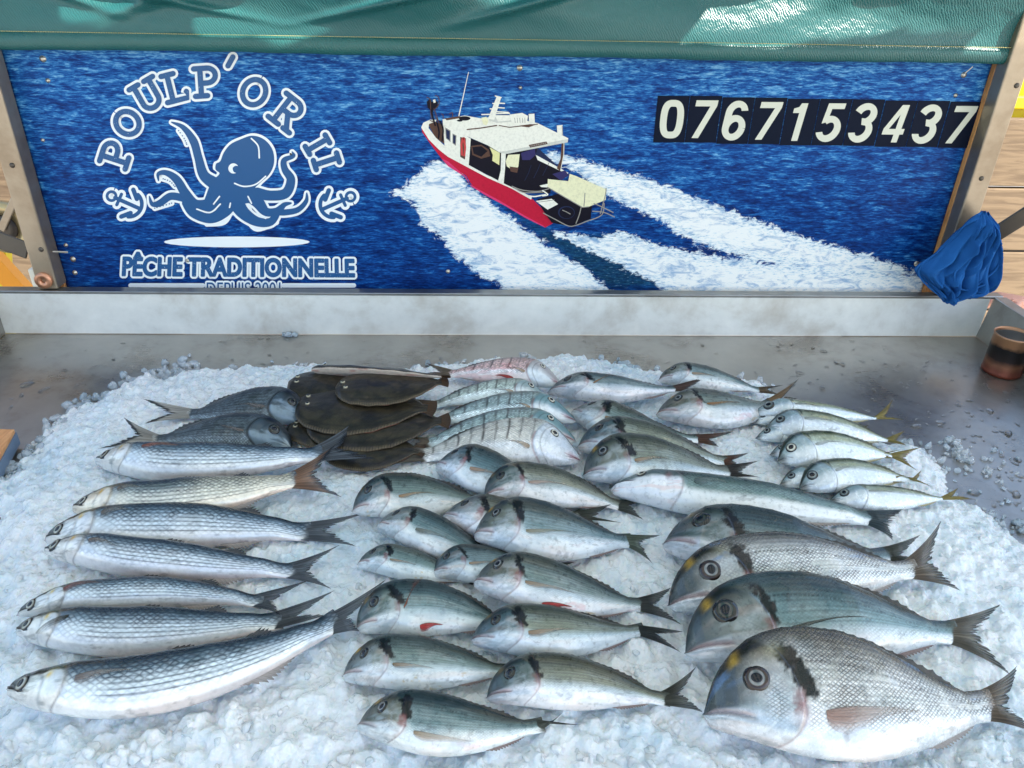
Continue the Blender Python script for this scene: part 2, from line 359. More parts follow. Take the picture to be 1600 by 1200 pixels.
def textquad(name, txt, quad, mat, parent, bold=0, shear=0, k=1, ref=None):
    """text stretched to fill the photo quad (tl,tr,br,bl); ref = unemboldened extents"""
    V, Fc = fontmesh(txt, bold, shear); R = fontmesh(txt, 0 if ref is None else ref, shear)[0]
    lo = R.min(0); hi = R.max(0); u = (V[:, 0] - lo[0]) / (hi[0] - lo[0]); v = (V[:, 1] - lo[1]) / (hi[1] - lo[1])
    q = np.array(quad, float); P = [(q[3] * (1 - a) + q[2] * a) * (1 - b) + (q[0] * (1 - a) + q[1] * a) * b for a, b in zip(u, v)]
    return mesh(name, [bp(p[0], p[1], k) for p in P], Fc, mat, parent)
def ink_worn(name, col, bg_, amt=.62):
    M = NM(name, rough=.35); nn = M.noise(M.coord(), 330, 4, .7); M.set('col', M.mix(M.ramp(nn, [(amt, 0.0), (amt + .03, 1.0)]), tuple(lin(col)), tuple(lin(bg_)))); return M.m
i_white = flat('ink_white', (238, 242, 244), .35); i_blue = flat('ink_blue', (24, 84, 138), .35); i_worn = ink_worn('ink_blue_worn', (24, 84, 138), (215, 228, 238), .64)
# lettering on an arc, slab serif strokes in unit boxes (x right, y up, height 1)
def arc(cx, cy, rx, ry, a0, a1, n=16): return [(cx + rx * math.cos(math.radians(a)), cy + ry * math.sin(math.radians(a))) for a in np.linspace(a0, a1, n)]
sf = .16
LET = {'P': [[(-.2, 0), (-.2, 1)], [(-.42, 0), (.02, 0)], [(-.42, 1), (.05, 1)] + arc(.05, .73, .3, .27, 90, -90) + [(-.2, .46)]],
       'O': [arc(0, .5, .40, .46, 90, 450, 36)],
       'U': [[(-.3, 1), (-.3, .32)] + arc(0, .3, .3, .28, 180, 360) + [(.3, 1)], [(-.48, 1), (-.12, 1)], [(.12, 1), (.48, 1)]],
       'L': [[(-.18, 0), (-.18, 1)], [(-.4, 1), (.06, 1)], [(-.4, 0), (.38, 0), (.38, .24)]],
       "'": [[(.05, 1), (-.05, .62)]],
       'R': [[(-.22, 0), (-.22, 1)], [(-.44, 0), (.0, 0)], [(-.44, 1), (.05, 1)] + arc(.05, .75, .28, .25, 90, -90) + [(-.2, .5)], [(.02, .5), (.34, 0)], [(.2, 0), (.48, 0)]],
       'I': [[(0, 0), (0, 1)], [(-.2, 0), (.2, 0)], [(-.2, 1), (.2, 1)]]}
LAY = [('P', 181, 241, -72, 42), ('O', 199, 192, -50, 42), ('U', 231, 149, -30, 44), ('L', 273, 136, -14, 42), ('P', 322, 128, -4, 43), ("'", 357, 108, 14, 40),
       ('O', 397, 144, 28, 44), ('R', 449, 176, 38, 46), ('I', 496, 226, 60, 36), ('I', 510, 252, 72, 38)]
for pas, (wd, mt, nm) in enumerate([(16.5, i_white, 'letter_outline'), (8.5, i_worn, 'letter_fill')]):
    ik = Ink(); ik.k = 1 + pas * 45
    for ch, cx, cy, an, hh in LAY:
        a = math.radians(an); up = np.array([math.sin(a), -math.cos(a)]); rt = np.array([math.cos(a), math.sin(a)])
        for st in LET[ch]:
            P = [np.array([cx, cy]) + rt * x * hh + up * (y - .5) * hh for x, y in st]
            if len(P) == 2: P = [P[0], (P[0] + P[1]) / 2, P[1]]
            ik.stroke(P, wd, mt)
    lt = ik.build(nm, bn)
# octopus emblem
def tent(ik, pts, wds, mt, grow=0):
    P = spline(pts, 8); w_ = np.interp(np.linspace(0, 1, len(P)), np.linspace(0, 1, len(wds)), wds) + grow
    ik.stroke(P, w_, mt)
Z = lambda L, o=(150, 160), k=3.81: [(o[0] + x / k, o[1] + y / k) for x, y in L]
TN = [(Z([(450, 118), (520, 150), (580, 230), (610, 330), (640, 430), (700, 480), (760, 520)]), [2, 8, 13, 13, 16, 20, 20], [(492, 168), (525, 215), (540, 250)]),
      (Z([(372, 465), (372, 425), (420, 420), (480, 460), (530, 540), (590, 610), (680, 610), (740, 560)]), [2, 6, 9, 13, 15, 18, 22, 24], [(400, 455), (440, 470), (470, 500)]),
      (Z([(318, 560), (335, 605), (380, 600), (440, 560), (500, 565), (530, 575)]), [2, 7, 11, 12, 12, 12], [(350, 630), (400, 615), (450, 600)]),
      (Z([(530, 600), (580, 660), (680, 690), (760, 650), (800, 590)]), [10, 14, 16, 20, 26], []),
      (Z([(1168, 295), (1175, 320), (1120, 345), (1125, 400), (1160, 460), (1130, 540), (1040, 555), (960, 540)]), [2, 6, 9, 11, 14, 16, 16, 18], []),
      (Z([(1255, 540), (1250, 590), (1200, 640), (1120, 655), (1060, 650)]), [2, 7, 9, 10, 10], []),
      (Z([(830, 590), (880, 660), (960, 710), (1040, 710), (1085, 650), (1120, 610), (1160, 600)]), [26, 20, 15, 13, 10, 8, 3], []),
      (Z([(900, 540), (960, 590), (1010, 650), (1070, 650), (1110, 620)]), [24, 20, 14, 12, 9], [])]
ik = Ink(); ik.k = 1
body = spline(Z([(740, 350), (760, 300), (800, 250), (860, 220), (930, 198), (1000, 220), (1050, 280), (1060, 360), (1030, 430), (970, 485), (950, 520), (1000, 600), (960, 610), (900, 600), (820, 625), (740, 600), (690, 590), (640, 610), (660, 540), (690, 470), (735, 425), (712, 400), (715, 365)]), 5, True)
for P, wds, sk in TN:
    tent(ik, P, wds, i_white, 7)
    if sk: ik.stroke(spline(Z(sk), 6), 9, i_white)
bc = body.mean(0); ik.poly([bc + (p - bc) * (1 + 4.2 / max(np.linalg.norm(p - bc), 1)) for p in body], i_white)
for P in ([(660, 725), (760, 715), (800, 660)], [(900, 700), (960, 755), (1075, 715)]): ik.stroke(spline(Z(P), 6), 8, i_white)
for P, wds, sk in TN:
    tent(ik, P, np.array(wds) * .98, i_blue, 0)
    for q in sk: pass
ik.poly(body, i_blue)
for P, wds, sk in TN:
    if sk:
        for q in spline(Z(sk), 3): ik.disc(q, 1.0, i_blue)
ik.disc(Z([(818, 393)])[0], 8, i_white); ik.disc(Z([(835, 398)])[0], 5.5, i_blue); ik.disc(Z([(806, 385)])[0], 3, i_white); ik.disc(Z([(822, 392)])[0], 2.2, i_blue)
for P in ([(925, 215), (965, 260), (972, 330)], [(825, 482), (880, 500), (950, 488), (1010, 440)], [(600, 635), (680, 655), (740, 605)], [(915, 610), (940, 660), (1010, 690)], [(735, 560), (700, 605)], [(905, 560), (925, 600)], [(800, 600), (795, 625)]): ik.stroke(spline(Z(P), 6), 2.4, i_white)
ik.build('octopus_emblem', bn)
for s_ in (0, 1):
    ik = Ink(); ik.k = 2
    cx, cy, ang = ((198, 317, -66), (524, 318, 66))[s_]
    a = math.radians(ang); up = np.array([math.sin(a), -math.cos(a)]); rt = np.array([math.cos(a), math.sin(a)]); T_ = lambda x, y: np.array([cx, cy]) + rt * x + up * y
    for wd, m in ((5.5, i_white), (0, i_blue)):
        ik.stroke([T_(0, 20), T_(0, 0), T_(0, -24)], 6 + wd * 1.7, m); ik.stroke([T_(-9, 13), T_(0, 13), T_(9, 13)], 5 + wd * 1.7, m)
        ik.stroke([T_(20 * math.cos(q), -4 + 20 * math.sin(q)) for q in np.linspace(math.radians(200), math.radians(340), 14)], 6 + wd * 1.7, m)
        for sx in (-1, 1): ik.stroke([T_(sx * 23, -1), T_(sx * 17, -7), T_(sx * 12, -12)], 7 + wd * 1.5, m)
        ik.stroke([T_(7 * math.cos(q), 26 + 7 * math.sin(q)) for q in np.linspace(0, 2 * math.pi, 22)], 4.5 + wd * 1.7, m)
    ik.build('anchor_emblem', bn)
ik = Ink(); ik.disc((370, 378), 114, i_white, 8.5)
ik.stroke([(204, 446), (260, 446), (317, 446)], 7, i_white); ik.stroke([(443, 446), (500, 446), (553, 446)], 7, i_white); ik.build('printed_bars', bn)
q1 = [(193, 394), (553, 398), (554, 433), (191, 431)]
def multitext(name, txt, quad, mat, parent, R_, N_, k0, sub=0.0):
    V0, F0 = fontmesh(txt, sub); lo = V0.min(0); hi = V0.max(0); q = np.array(quad, float); u = ((V0[:, 0] - lo[0]) / (hi[0] - lo[0]))[:, None]; v = ((V0[:, 1] - lo[1]) / (hi[1] - lo[1]))[:, None]
    P = (q[3] * (1 - u) + q[2] * u) * (1 - v) + (q[0] * (1 - u) + q[1] * u) * v; V = []; Fc = []
    for j in range(N_):
        a = 2 * math.pi * j / max(N_ - 1, 1); d = np.array([R_ * math.cos(a), R_ * math.sin(a)]) * (j > 0 or N_ == 1) * (N_ > 1); V += [bp(p[0] + d[0], p[1] + d[1], k0 + j) for p in P]; Fc += [tuple(i + j * len(P) for i in f_) for f_ in F0]
    return mesh(name, V, Fc, mat, parent)
multitext('slogan_outline', 'PÊCHE TRADITIONNELLE', q1, i_white, bn, 4.4, 15, 1, .02)
multitext('slogan_lettering', 'PÊCHE TRADITIONNELLE', q1, i_worn, bn, 1.1, 9, 18, .02)
q2 = [(323, 441), (438, 441), (438, 463), (323, 463)]
multitext('year_outline', 'DEPUIS 2001', q2, i_white, bn, 2.8, 13, 1); multitext('year_lettering', 'DEPUIS 2001', q2, i_blue, bn, .2, 2, 16)

# boat picture
C5 = lambda L: [(640 + x / 5.0, 130 + y / 5.0) for x, y in L]
def pc(c, r=.4):
    M = NM('print_%d_%d_%d' % tuple(c), rough=r, spec=.15); nn = M.noise(M.coord(), 180, 5, .7); k_ = lin(c); M.set('col', M.ramp(nn, [(.33, k_ * .86), (.5, k_), (.66, np.minimum(k_ * 1.05, .93))])); return M.m
p_red = pc((190, 28, 58)); p_red2 = pc((214, 60, 110)); p_wh = pc((234, 232, 220)); p_sh = pc((205, 205, 196)); p_dk = pc((18, 16, 30)); p_br = pc((92, 66, 56)); p_bl = pc((52, 48, 96)); p_yl = pc((226, 220, 160)); p_cr = pc((232, 228, 190)); p_gy = pc((150, 146, 140)); p_pk = pc((200, 70, 70)); p_bb = pc((34, 62, 160)); p_nv = pc((34, 44, 78))
ik = Ink(); ik.k = 2
ik.poly(C5([(90, 340), (150, 430), (230, 505), (300, 565), (440, 640), (600, 728), (800, 815), (960, 905), (1050, 995), (1125, 1090), (1060, 1128), (900, 1045), (750, 955), (600, 870), (490, 800), (440, 720), (300, 640), (250, 590), (160, 470), (100, 385)]), p_red)
ik.poly(C5([(250, 590), (300, 610), (380, 680), (440, 730), (470, 790), (540, 830), (700, 915), (900, 1035), (1050, 1115), (1060, 1128), (900, 1050), (750, 960), (600, 880), (480, 805), (430, 730), (300, 648)]), p_red2)
ik.poly(C5([(145, 320), (200, 295), (290, 350), (280, 480), (200, 425)]), p_br)
ik.poly(C5([(90, 345), (108, 308), (160, 285), (210, 285), (205, 300), (152, 318), (148, 350), (205, 425), (275, 490), (380, 585), (450, 632), (600, 715), (800, 805), (955, 890), (950, 910), (800, 825), (600, 735), (440, 650), (300, 575), (230, 520), (150, 440)]), p_wh)
ik.poly(C5([(465, 425), (620, 490), (720, 540), (1000, 505), (1180, 670), (1245, 715), (1110, 790), (1100, 860), (900, 860), (720, 775), (455, 635)]), p_dk)
ik.poly(C5([(480, 490), (560, 480), (620, 520), (630, 570), (560, 590), (490, 560)]), p_br); ik.poly(C5([(490, 500), (560, 492), (610, 530), (560, 575), (500, 550)]), p_dk)
ik.poly(C5([(1000, 500), (1040, 540), (1180, 668), (1180, 690), (1040, 590), (985, 560)]), p_nv); ik.poly(C5([(985, 560), (1005, 570), (1240, 700), (1235, 712), (1000, 600)]), p_wh)
for q in (0, 1, 2): ik.stroke(C5([(900 + 70 * q, 760 - 20 * q), (930 + 70 * q, 700 - 20 * q), (950 + 70 * q, 640 - 10 * q)]), .7, p_nv)
ik.poly(C5([(625, 500), (705, 545), (700, 640), (645, 605), (650, 560)]), p_yl); ik.poly(C5([(770, 560), (860, 555), (850, 650), (820, 690), (760, 650), (750, 610)]), p_cr); ik.poly(C5([(780, 650), (850, 660), (840, 700), (790, 690)]), p_br)
ik.poly(C5([(870, 545), (980, 510), (985, 560), (940, 600), (880, 600)]), p_bl); ik.poly(C5([(1115, 710), (1215, 680), (1245, 720), (1180, 760)]), p_bl)
ik.poly(C5([(258, 285), (275, 512), (390, 600), (455, 635), (470, 430), (385, 365)]), p_wh)
ik.poly(C5([(395, 420), (440, 430), (438, 600), (395, 575)]), p_br); ik.stroke(C5([(418, 430), (404, 480), (410, 560), (430, 570), (434, 500), (425, 430)]), 3.4, p_pk)
for w_ in ([(278, 345), (320, 370), (320, 460), (284, 432)], [(335, 392), (366, 408), (362, 490), (335, 470)]): ik.poly(C5(w_), p_gy)
for w_ in ([(284, 358), (314, 376), (314, 448), (288, 428)], [(340, 402), (360, 413), (357, 478), (340, 465)]): ik.poly(C5(w_), p_nv)
ik.poly(C5([(450, 420), (478, 432), (462, 642), (430, 625)]), p_wh)
ik.poly(C5([(1188, 465), (1212, 465), (1200, 600), (1175, 685), (1150, 665), (1180, 590)]), p_br); ik.stroke(C5([(1206, 465), (1204, 560), (1180, 680)]), 1, p_wh)
ik.poly(C5([(255, 282), (430, 252), (560, 275), (640, 262), (780, 262), (1000, 312), (1240, 430), (1235, 462), (1150, 478), (760, 552), (700, 540), (610, 485), (460, 420), (380, 368)]), p_wh)
ik.poly(C5([(700, 536), (760, 528), (1238, 436), (1235, 462), (760, 552), (702, 542)]), p_sh)
ik.poly(C5([(930, 482), (1068, 455), (1080, 475), (942, 504)]), p_br)
ik.stroke(C5([(945, 492), (1000, 480), (1065, 467)]), 1.6, p_gy, cap=False)
for q in range(8): ik.stroke(C5([(955 + 14 * q, 497 - 3 * q), (957 + 14 * q, 484 - 3 * q)]), .9, p_br, cap=False)
ik.poly(C5([(715, 545), (752, 550), (745, 680), (735, 782), (690, 768), (712, 680)]), p_wh)
ik.poly(C5([(275, 275), (380, 258), (410, 262), (400, 272), (290, 290)]), p_br); ik.disc(C5([(430, 275)])[0], 9, p_dk, 3.4); ik.disc(C5([(392, 292)])[0], 4.5, p_dk, 1.6)
ik.stroke(C5([(450, 362), (560, 350), (680, 330)]), 1.8, p_br); ik.stroke(C5([(700, 330), (780, 345), (1000, 320)]), 1.4, p_br); ik.poly(C5([(840, 335), (940, 320), (990, 322), (930, 345)]), p_br)
ik.poly(C5([(630, 262), (780, 258), (800, 300), (680, 310), (620, 290)]), p_sh); ik.poly(C5([(665, 250), (780, 250), (790, 290), (690, 300)]), p_wh)
ik.poly(C5([(780, 245), (880, 232), (925, 255), (915, 320), (850, 330), (800, 318)]), p_wh)
for q in range(5): ik.stroke(C5([(820 + q * 20, 270), (826 + q * 19, 310)]), .8, p_gy, cap=False)
ik.poly(C5([(930, 240), (975, 238), (978, 308), (932, 300)]), p_wh); ik.poly(C5([(1150, 330), (1195, 326), (1197, 405), (1155, 402)]), p_wh); ik.stroke(C5([(1192, 335), (1193, 370), (1192, 405)]), 1, p_gy)
ik.poly(C5([(680, 105), (715, 112), (662, 285), (612, 280)]), p_wh)
for a_, b_ in (((670, 100), (715, 112)), ((690, 155), (742, 158)), ((650, 158), (690, 160)), ((684, 190), (740, 194)), ((630, 200), (680, 205)), ((665, 238), (780, 235)), ((565, 245), (640, 243)), ((670, 222), (770, 228))): ik.stroke(C5([a_, ((a_[0] + b_[0]) / 2, (a_[1] + b_[1]) / 2), b_]), 1.9, p_wh)
ik.poly(C5([(560, 270), (600, 262), (615, 300), (600, 330), (575, 320)]), p_cr)
ik.stroke([(732, 113), (725, 145), (717, 181)], .9, p_wh, 1.6)
ik.poly(C5([(135, 145), (160, 120), (175, 150), (195, 125), (220, 150), (220, 190), (190, 200), (180, 230), (160, 210), (140, 190)]), p_dk); ik.poly(C5([(182, 130), (200, 125), (205, 150), (188, 155)]), p_wh)
for a_ in ([(135, 110), (160, 130), (165, 220), (170, 280)], [(200, 95), (225, 110), (230, 160), (200, 200)], [(190, 200), (220, 280), (250, 400)], [(165, 210), (190, 300), (235, 390)], [(160, 290), (220, 330), (200, 400)], [(200, 260), (240, 330), (260, 430)], [(250, 240), (262, 250), (262, 270)], [(310, 240), (335, 230), (335, 260)]): ik.stroke(spline(C5(a_), 5), 1.2, p_br)
for a_ in ([(215, 310), (230, 380), (225, 430)], [(240, 300), (262, 360), (255, 450)], [(170, 210), (180, 260), (200, 330)]): ik.stroke(spline(C5(a_), 5), 2.4, p_dk)
ik.poly(C5([(1000, 905), (1180, 860), (1350, 965), (1425, 955), (1415, 1060), (1260, 1120), (1110, 1090), (1040, 990)]), p_dk)
ik.disc(C5([(1225, 1010)])[0], 13, p_nv, 10); ik.disc(C5([(1228, 1012)])[0], 11.5, p_dk, 8.8); ik.stroke(C5([(1195, 992), (1225, 1005), (1255, 1022)]), 1.3, p_gy)
ik.poly(C5([(985, 920), (1110, 903), (1160, 945), (1078, 988)]), p_wh); ik.stroke(C5([(1000, 930), (1060, 922), (1130, 912)]), .9, p_gy); ik.poly(C5([(1015, 800), (1080, 785), (1085, 815), (1030, 812)]), p_wh)
ik.poly(C5([(1080, 748), (1105, 752), (1240, 765), (1250, 708), (1300, 725), (1535, 828), (1532, 912), (1400, 965), (1350, 970), (1078, 812)]), p_cr); ik.stroke(C5([(1078, 812), (1220, 895), (1350, 970), (1400, 965)]), 1.3, p_gy)
for a_ in ([(800, 805), (880, 835), (1000, 845), (1085, 825)], [(830, 825), (900, 855), (1040, 850)], [(1045, 1015), (1140, 1065), (1240, 1115), (1300, 1110), (1380, 1080), (1500, 1030), (1520, 940)], [(1340, 970), (1325, 1030), (1300, 1095)], [(1370, 860), (1366, 920), (1362, 960)], [(1535, 820), (1530, 870), (1490, 1020)], [(1440, 940), (1500, 965), (1590, 1010)], [(1430, 1000), (1520, 1010), (1600, 1045)]): ik.stroke(spline(C5(a_), 5), 1.5, p_gy)
for a_ in ([(1040, 840), (1080, 870), (1040, 880)], [(930, 880), (980, 885), (1060, 870)]): ik.stroke(spline(C5(a_), 5), 2, p_wh)
ik.build('boat_picture', bn)

# number tiles
i_navy = NM('sticker_navy', col=tuple(lin((10, 20, 40))), rough=.5, spec=.1).m; i_cream = NM('sticker_cream', col=tuple(lin((214, 214, 198))), rough=.5, spec=.2).m
for k, chh in enumerate('0767153437'):
    tx = lambda kk: 1027.5 + 50.9 * kk - .05 * kk * kk * 0; bxx = lambda kk: 1020 + 49.4 * kk; ty = lambda kk: 149.5 + .95 * kk; by = lambda kk: 222.5 + .85 * kk
    dy = [0, -.8, .5, 0, 1, .2, 0, .8, .2, .6][k]
    A = [(tx(k) + .4, ty(k) + dy), (tx(k + 1) - .4, ty(k + 1) + dy - .6), (bxx(k + 1) - .4, by(k + 1) + dy - .6), (bxx(k) + .4, by(k) + dy)]
    P0 = [ony(x, y, YB - .0004) for x, y in A]; P1 = [ony(x, y, YB - .0011) for x, y in A]
    tl = mesh('number_tile', P0 + P1, [(4, 5, 6, 7), (0, 1, 5, 4), (1, 2, 6, 5), (2, 3, 7, 6), (3, 0, 4, 7)], i_navy, bn)
    def TQ(f_, g_): a_ = (A[0][0] + (A[1][0] - A[0][0]) * f_, A[0][1] + (A[1][1] - A[0][1]) * f_); b_ = (A[3][0] + (A[2][0] - A[3][0]) * f_, A[3][1] + (A[2][1] - A[3][1]) * f_); t_ = 1 - (.095 + .81 * g_); return (a_[0] + (b_[0] - a_[0]) * t_, a_[1] + (b_[1] - a_[1]) * t_)
    slx = .0 if k == 0 else .12; x0_ = .19 if k == 0 else .13
    DQ = lambda L: [TQ(x0_ + .66 * x_ + slx * (y_ - .2), y_) for x_, y_ in L]
    ik = Ink(); ik.k = 32; W_ = 10.5; cy = i_cream
    ds = lambda L, w_=W_, cap=False: ik.stroke(DQ(L), w_, cy, cap=cap)
    if chh == '0': ds([(.5 + .40 * np.sign(math.cos(t_)) * abs(math.cos(t_)) ** .6, .5 + .42 * np.sign(math.sin(t_)) * abs(math.sin(t_)) ** .8) for t_ in np.linspace(0, 2 * math.pi, 60)])
    if chh == '7': ik.poly(DQ([(-.02, 1), (1.02, 1), (1.02, .85), (.46, 0), (.14, 0), (.70, .84), (-.02, .84)]), cy)
    if chh == '1': ik.poly(DQ([(.36, 1), (.66, 1), (.66, 0), (.36, 0), (.36, .74), (.06, .74), (.06, .86), (.28, .90)]), cy)
    if chh == '4': ik.poly(DQ([(.52, 1), (.86, 1), (.86, .36), (1.02, .36), (1.02, .21), (.86, .21), (.86, 0), (.58, 0), (.58, .21), (.0, .21), (.0, .36)]), cy); ik.poly(DQ([(.58, .74), (.26, .36), (.58, .36)]), i_navy)
    if chh == '3': ds(arc(.46, .72, .38, .21, 165, -80, 24) + [(.40, .53)]); ds([(.38, .53)] + arc(.46, .29, .40, .235, 85, -165, 24))
    if chh == '5': ds(arc(.44, .32, .42, .26, 130, -160, 26)); ik.poly(DQ([(.10, 1), (.92, 1), (.92, .85), (.34, .85), (.28, .50), (.04, .46)]), cy)
    if chh == '6': ds([(.5 + .39 * math.cos(t_), .31 + .25 * math.sin(t_)) for t_ in np.linspace(0, 2 * math.pi, 40)]); ds([(.11, .30), (.11, .55)] + arc(.48, .70, .37, .24, 180, 15, 18))
    ik.build('digit', tl)
m_screw = m_steel('screw_steel', (.5, .46, .4), .3)
for (x, y, r) in [(67, 92, 4.2), (75, 126, 3), (812, 106, 4), (813, 137, 2.5), (700, 424, 3.2), (1506, 117, 4), (1493, 149, 3), (1432, 412, 4), (103, 383, 3), (114, 405, 4), (117, 426, 3.6), (67, 219, 2.5), (293, 407, 3)]:
    c = ony(x, y, YB); R_ = r * .0010
    lathe('screw', c, [(0, -.0035), (R_ * .5, -.0034), (R_, -.002), (R_ * 1.5, -.0006), (R_ * 1.5, .001)], m_screw, bn, 16, 'y')
a = ony(70, 393, YB - .001); bar('nail', ony(82, 393, YB - .03), ony(106, 394, YB - .012), .004, .004, m_screw, bn, (0, 0, 1), .001)
bar('nail', ony(1432, 412, YB - .012), ony(1450, 409, YB - .012), .004, .004, m_screw, bn, (0, 0, 1), .001)
bar('nail', ony(1507, 115, YB - .012), ony(1520, 104, YB - .012), .0018, .0018, m_screw, bn, (0, 0, 1), .0005)
e1 = ony(1548, 100, YB - .008)[0]
wl = tag(box('wooden_lath', 1.0195, 1.040, YB - .012, YB + .02, .04, .60, m_lathw, None, .001), 'thin upright wooden lath between the right edge of the sign board and the right post', 'lath')
w2 = tag(box('wooden_lath', -.894, -.8795, YB - .006, YB + .02, .04, .60, m_lathw, None, .001), 'thin upright wooden lath between the left edge of the sign board and the left post', 'lath')

# ---- posts and braces
def post(name, label, x0, x1, y0, y1, holes):
    t = tag(empty(name, ((x0 + x1) / 2, (y0 + y1) / 2, .102)), label, 'post', 'metal posts of the stall frame')
    box('post_profile', x0, x1, y0, y1, .1025, 1.30, m_post, t, .003)
    for hx, hz in holes: lathe('bolt', (hx, y0 + .0004, hz), [(0, -.003), (.0035, -.003), (.005, -.0015), (.005, .001)], m_dark, t, 14, 'y')
    return t
r0 = ony(1499, 340, 1.537)[0]; l1 = ony(89, 446, 1.537)[0]; l0 = l1 - .041
pr = post('metal_post', 'right aluminium post of the stall frame, blue cloth tied round its foot', r0, r0 + .042, 1.537, 1.578, [(r0 + .03, .54), (r0 + .02, .36)])
pl = post('metal_post', 'left aluminium post of the stall frame, copper washer at its foot', l0, l1, 1.537, 1.578, [(l0 + .022, .36), (l0 + .03, .19)])
m_copper = NM('copper', col=(.62, .30, .18), rough=.4, metal=.8).m
c = ony(69, 440, 1.535); lathe('washer', (c[0], 1.5365, c[2] + .003), [(.005, .0), (.005, -.006), (.017, -.006), (.017, 0)], m_copper, pl, 32, 'y')
b1 = bar('brace_bar', ony(1540, 376, 1.53), ony(1680, 287, 1.45), .038, .006, m_dark, None, (0, -1, .1)); tag(b1, 'dark flat metal brace slanting up to the right from the right post above the cloth', 'brace')
b2 = bar('brace_bar', ony(44, 392, 1.545), ony(-120, 330, 1.552), .036, .006, m_dark, None, (0, -1, .1)); tag(b2, 'dark flat metal brace slanting up to the left from the left post', 'brace')

# ---- green tarpaulin (curtain above the sign) with hem
tp = tag(empty('green_tarpaulin', (.07, 1.56, .6)), 'green vinyl tarpaulin hanging above the sign board, sunlit and creased, hemmed below', 'tarpaulin')
n1, n2 = 420, 120
tx_ = np.linspace(-1.15, 1.085, n1); U = np.linspace(0, 1, n2); TX, TU = np.meshgrid(tx_, U, indexing='ij')
zl = ony(0, 50, 1.555)[2] + (ony(1600, 76, 1.555)[2] - ony(0, 50, 1.555)[2]) * (TX + .87) / 1.9
TZ = zl + TU * .42
fold = .020 * np.sin(TX * 5 + TU * 6 + 1.2) * sst(0, .25, TU) + .016 * (fbm(TX * 5 + TU * 2.2, TU * 4.0 - TX * 1.2, 3) - .5) * sst(0.0, .15, TU) + .035 * np.exp(-((TX + .1 - TU * 1.3) / .05) ** 2) * TU
for (x0, k_, wd_, am) in ((-.72, 1.1, .035, .024), (-.42, 1.9, .03, .022), (-.12, 1.5, .028, .02), (-.55, -1.2, .03, .016), (-.25, -2.2, .035, .018), (.5, .9, .05, .008)):
    fold = fold + am * np.exp(-((TX - x0 - TU * k_) / wd_) ** 2) * sst(.02, .2, TU)
TY = 1.553 - fold - .06 * TU * TU
mesh('sheet', np.stack([TX, TY, TZ], -1).reshape(-1, 3), None, m_tarp, tp, True, quads=gridquads(n1, n2, flip=True))
n2 = 26; A_ = np.linspace(0, 2 * math.pi, n2, endpoint=False); hx = np.linspace(-1.15, 1.082, 300); HX, HA = np.meshgrid(hx, A_, indexing='ij')
hz0 = ony(0, 62, 1.555)[2] + (ony(1600, 87.5, 1.555)[2] - ony(0, 62, 1.555)[2]) * (HX + .87) / 1.9
endt = sst(1.085, 1.045, HX) * .55 + .45
HY = 1.555 + .009 * np.cos(HA) + .0008 * np.sin(HX * 40); HZ = hz0 + .0155 * np.sin(HA) * endt + .0012 * np.sin(HX * 9) + .0005 * np.sin(HX * 55) + (1 - endt) * .01
hem = mesh('hem', np.stack([HX, HY, HZ], -1).reshape(-1, 3), None, m_hem, tp, True, quads=gridquads(300, n2, True))
V = []; Fc = []
for k in range(520):
    x = -1.13 + k * .00425; z = np.interp(x, hx, hz0[:, 0]) + .0148
    v, f_ = boxVF(x, x + .0028, 1.5432, 1.5452, z, z + .0011); b = len(V); V += v; Fc += [tuple(b + i for i in q) for q in f_]
mesh('stitching', V, Fc, flat('thread', (170, 160, 110), .8), tp)

# ---- canopy roof overhead, unseen, added to shade the table; rear edge shaped to let sun reach the tarpaulin
def redge(x):     # rear edge (y) as a function of x on the roof plane
    t = x - .607                      # x on the tarpaulin
    e = 1.285 + 0 * x
    e = np.where((t > .42), 1.186 + .012 * np.sin(t * 9), e)
    for c_, w_, d_ in ((-.66, .10, .10), (-.40, .12, .115), (-.20, .11, .10), (.02, .08, .085)):
        e = e - d_ * np.exp(-((t - c_) / w_) ** 4)
    e = e + .012 * (fbm(x * 14, x * 0, 5) - .5) * 2
    return np.where(t > .98, 1.17, e)
rx = np.linspace(-1.6, 2.7, 430); nr = 12
RX = np.repeat(rx[:, None], nr, 1); RT = np.linspace(0, 1, nr)[None, :]; RY = -.75 + (redge(rx)[:, None] + .75) * RT; RZ = 1.30 + .02 * np.sin(RX * 3) * np.sin(RT * 3.1)
cn = tag(mesh('canopy', np.stack([RX, RY, RZ], -1).reshape(-1, 3), None, m_roof, None, True, quads=gridquads(len(rx), nr)), 'unseen green and white striped canopy over the stall', 'canopy')
for k in range(6): tag(box('added_beam', -1.55, 2.55, -.60 + .32 * k, -.57 + .32 * k, 1.235, 1.268, m_dark, None), 'unseen dark metal beam added under the canopy', 'beam', 'beams added under the canopy')  # unseen beams, added to break up the overhead reflections

# ---- plank fence behind, right and left
fz = [ony(1575, y, 1.95)[2] for y in (500, 393, 290, 184)]
fe = tag(empty('wooden_fence', (1.6, 1.97, -.9)), 'sunlit fence of wide weathered horizontal planks behind the right post', 'fence')
hgt = (fz[3] - fz[1]) / 2; z = fz[3] - hgt * 9
while z < fz[3] - .01:
    box('plank', 1.06 + .01 * rng.random(), 3.2, 1.95, 1.975, z + .003, z + hgt - .003, m_plank, fe, .003); z += hgt
box('fence_post', 1.9, 1.98, 1.978, 2.05, -.92, fz[3] + .02, m_plank, fe, .003)
m_yel = flat('yellow_plastic', (232, 204, 20), .45); m_org = flat('orange_paint', (236, 150, 22), .5)
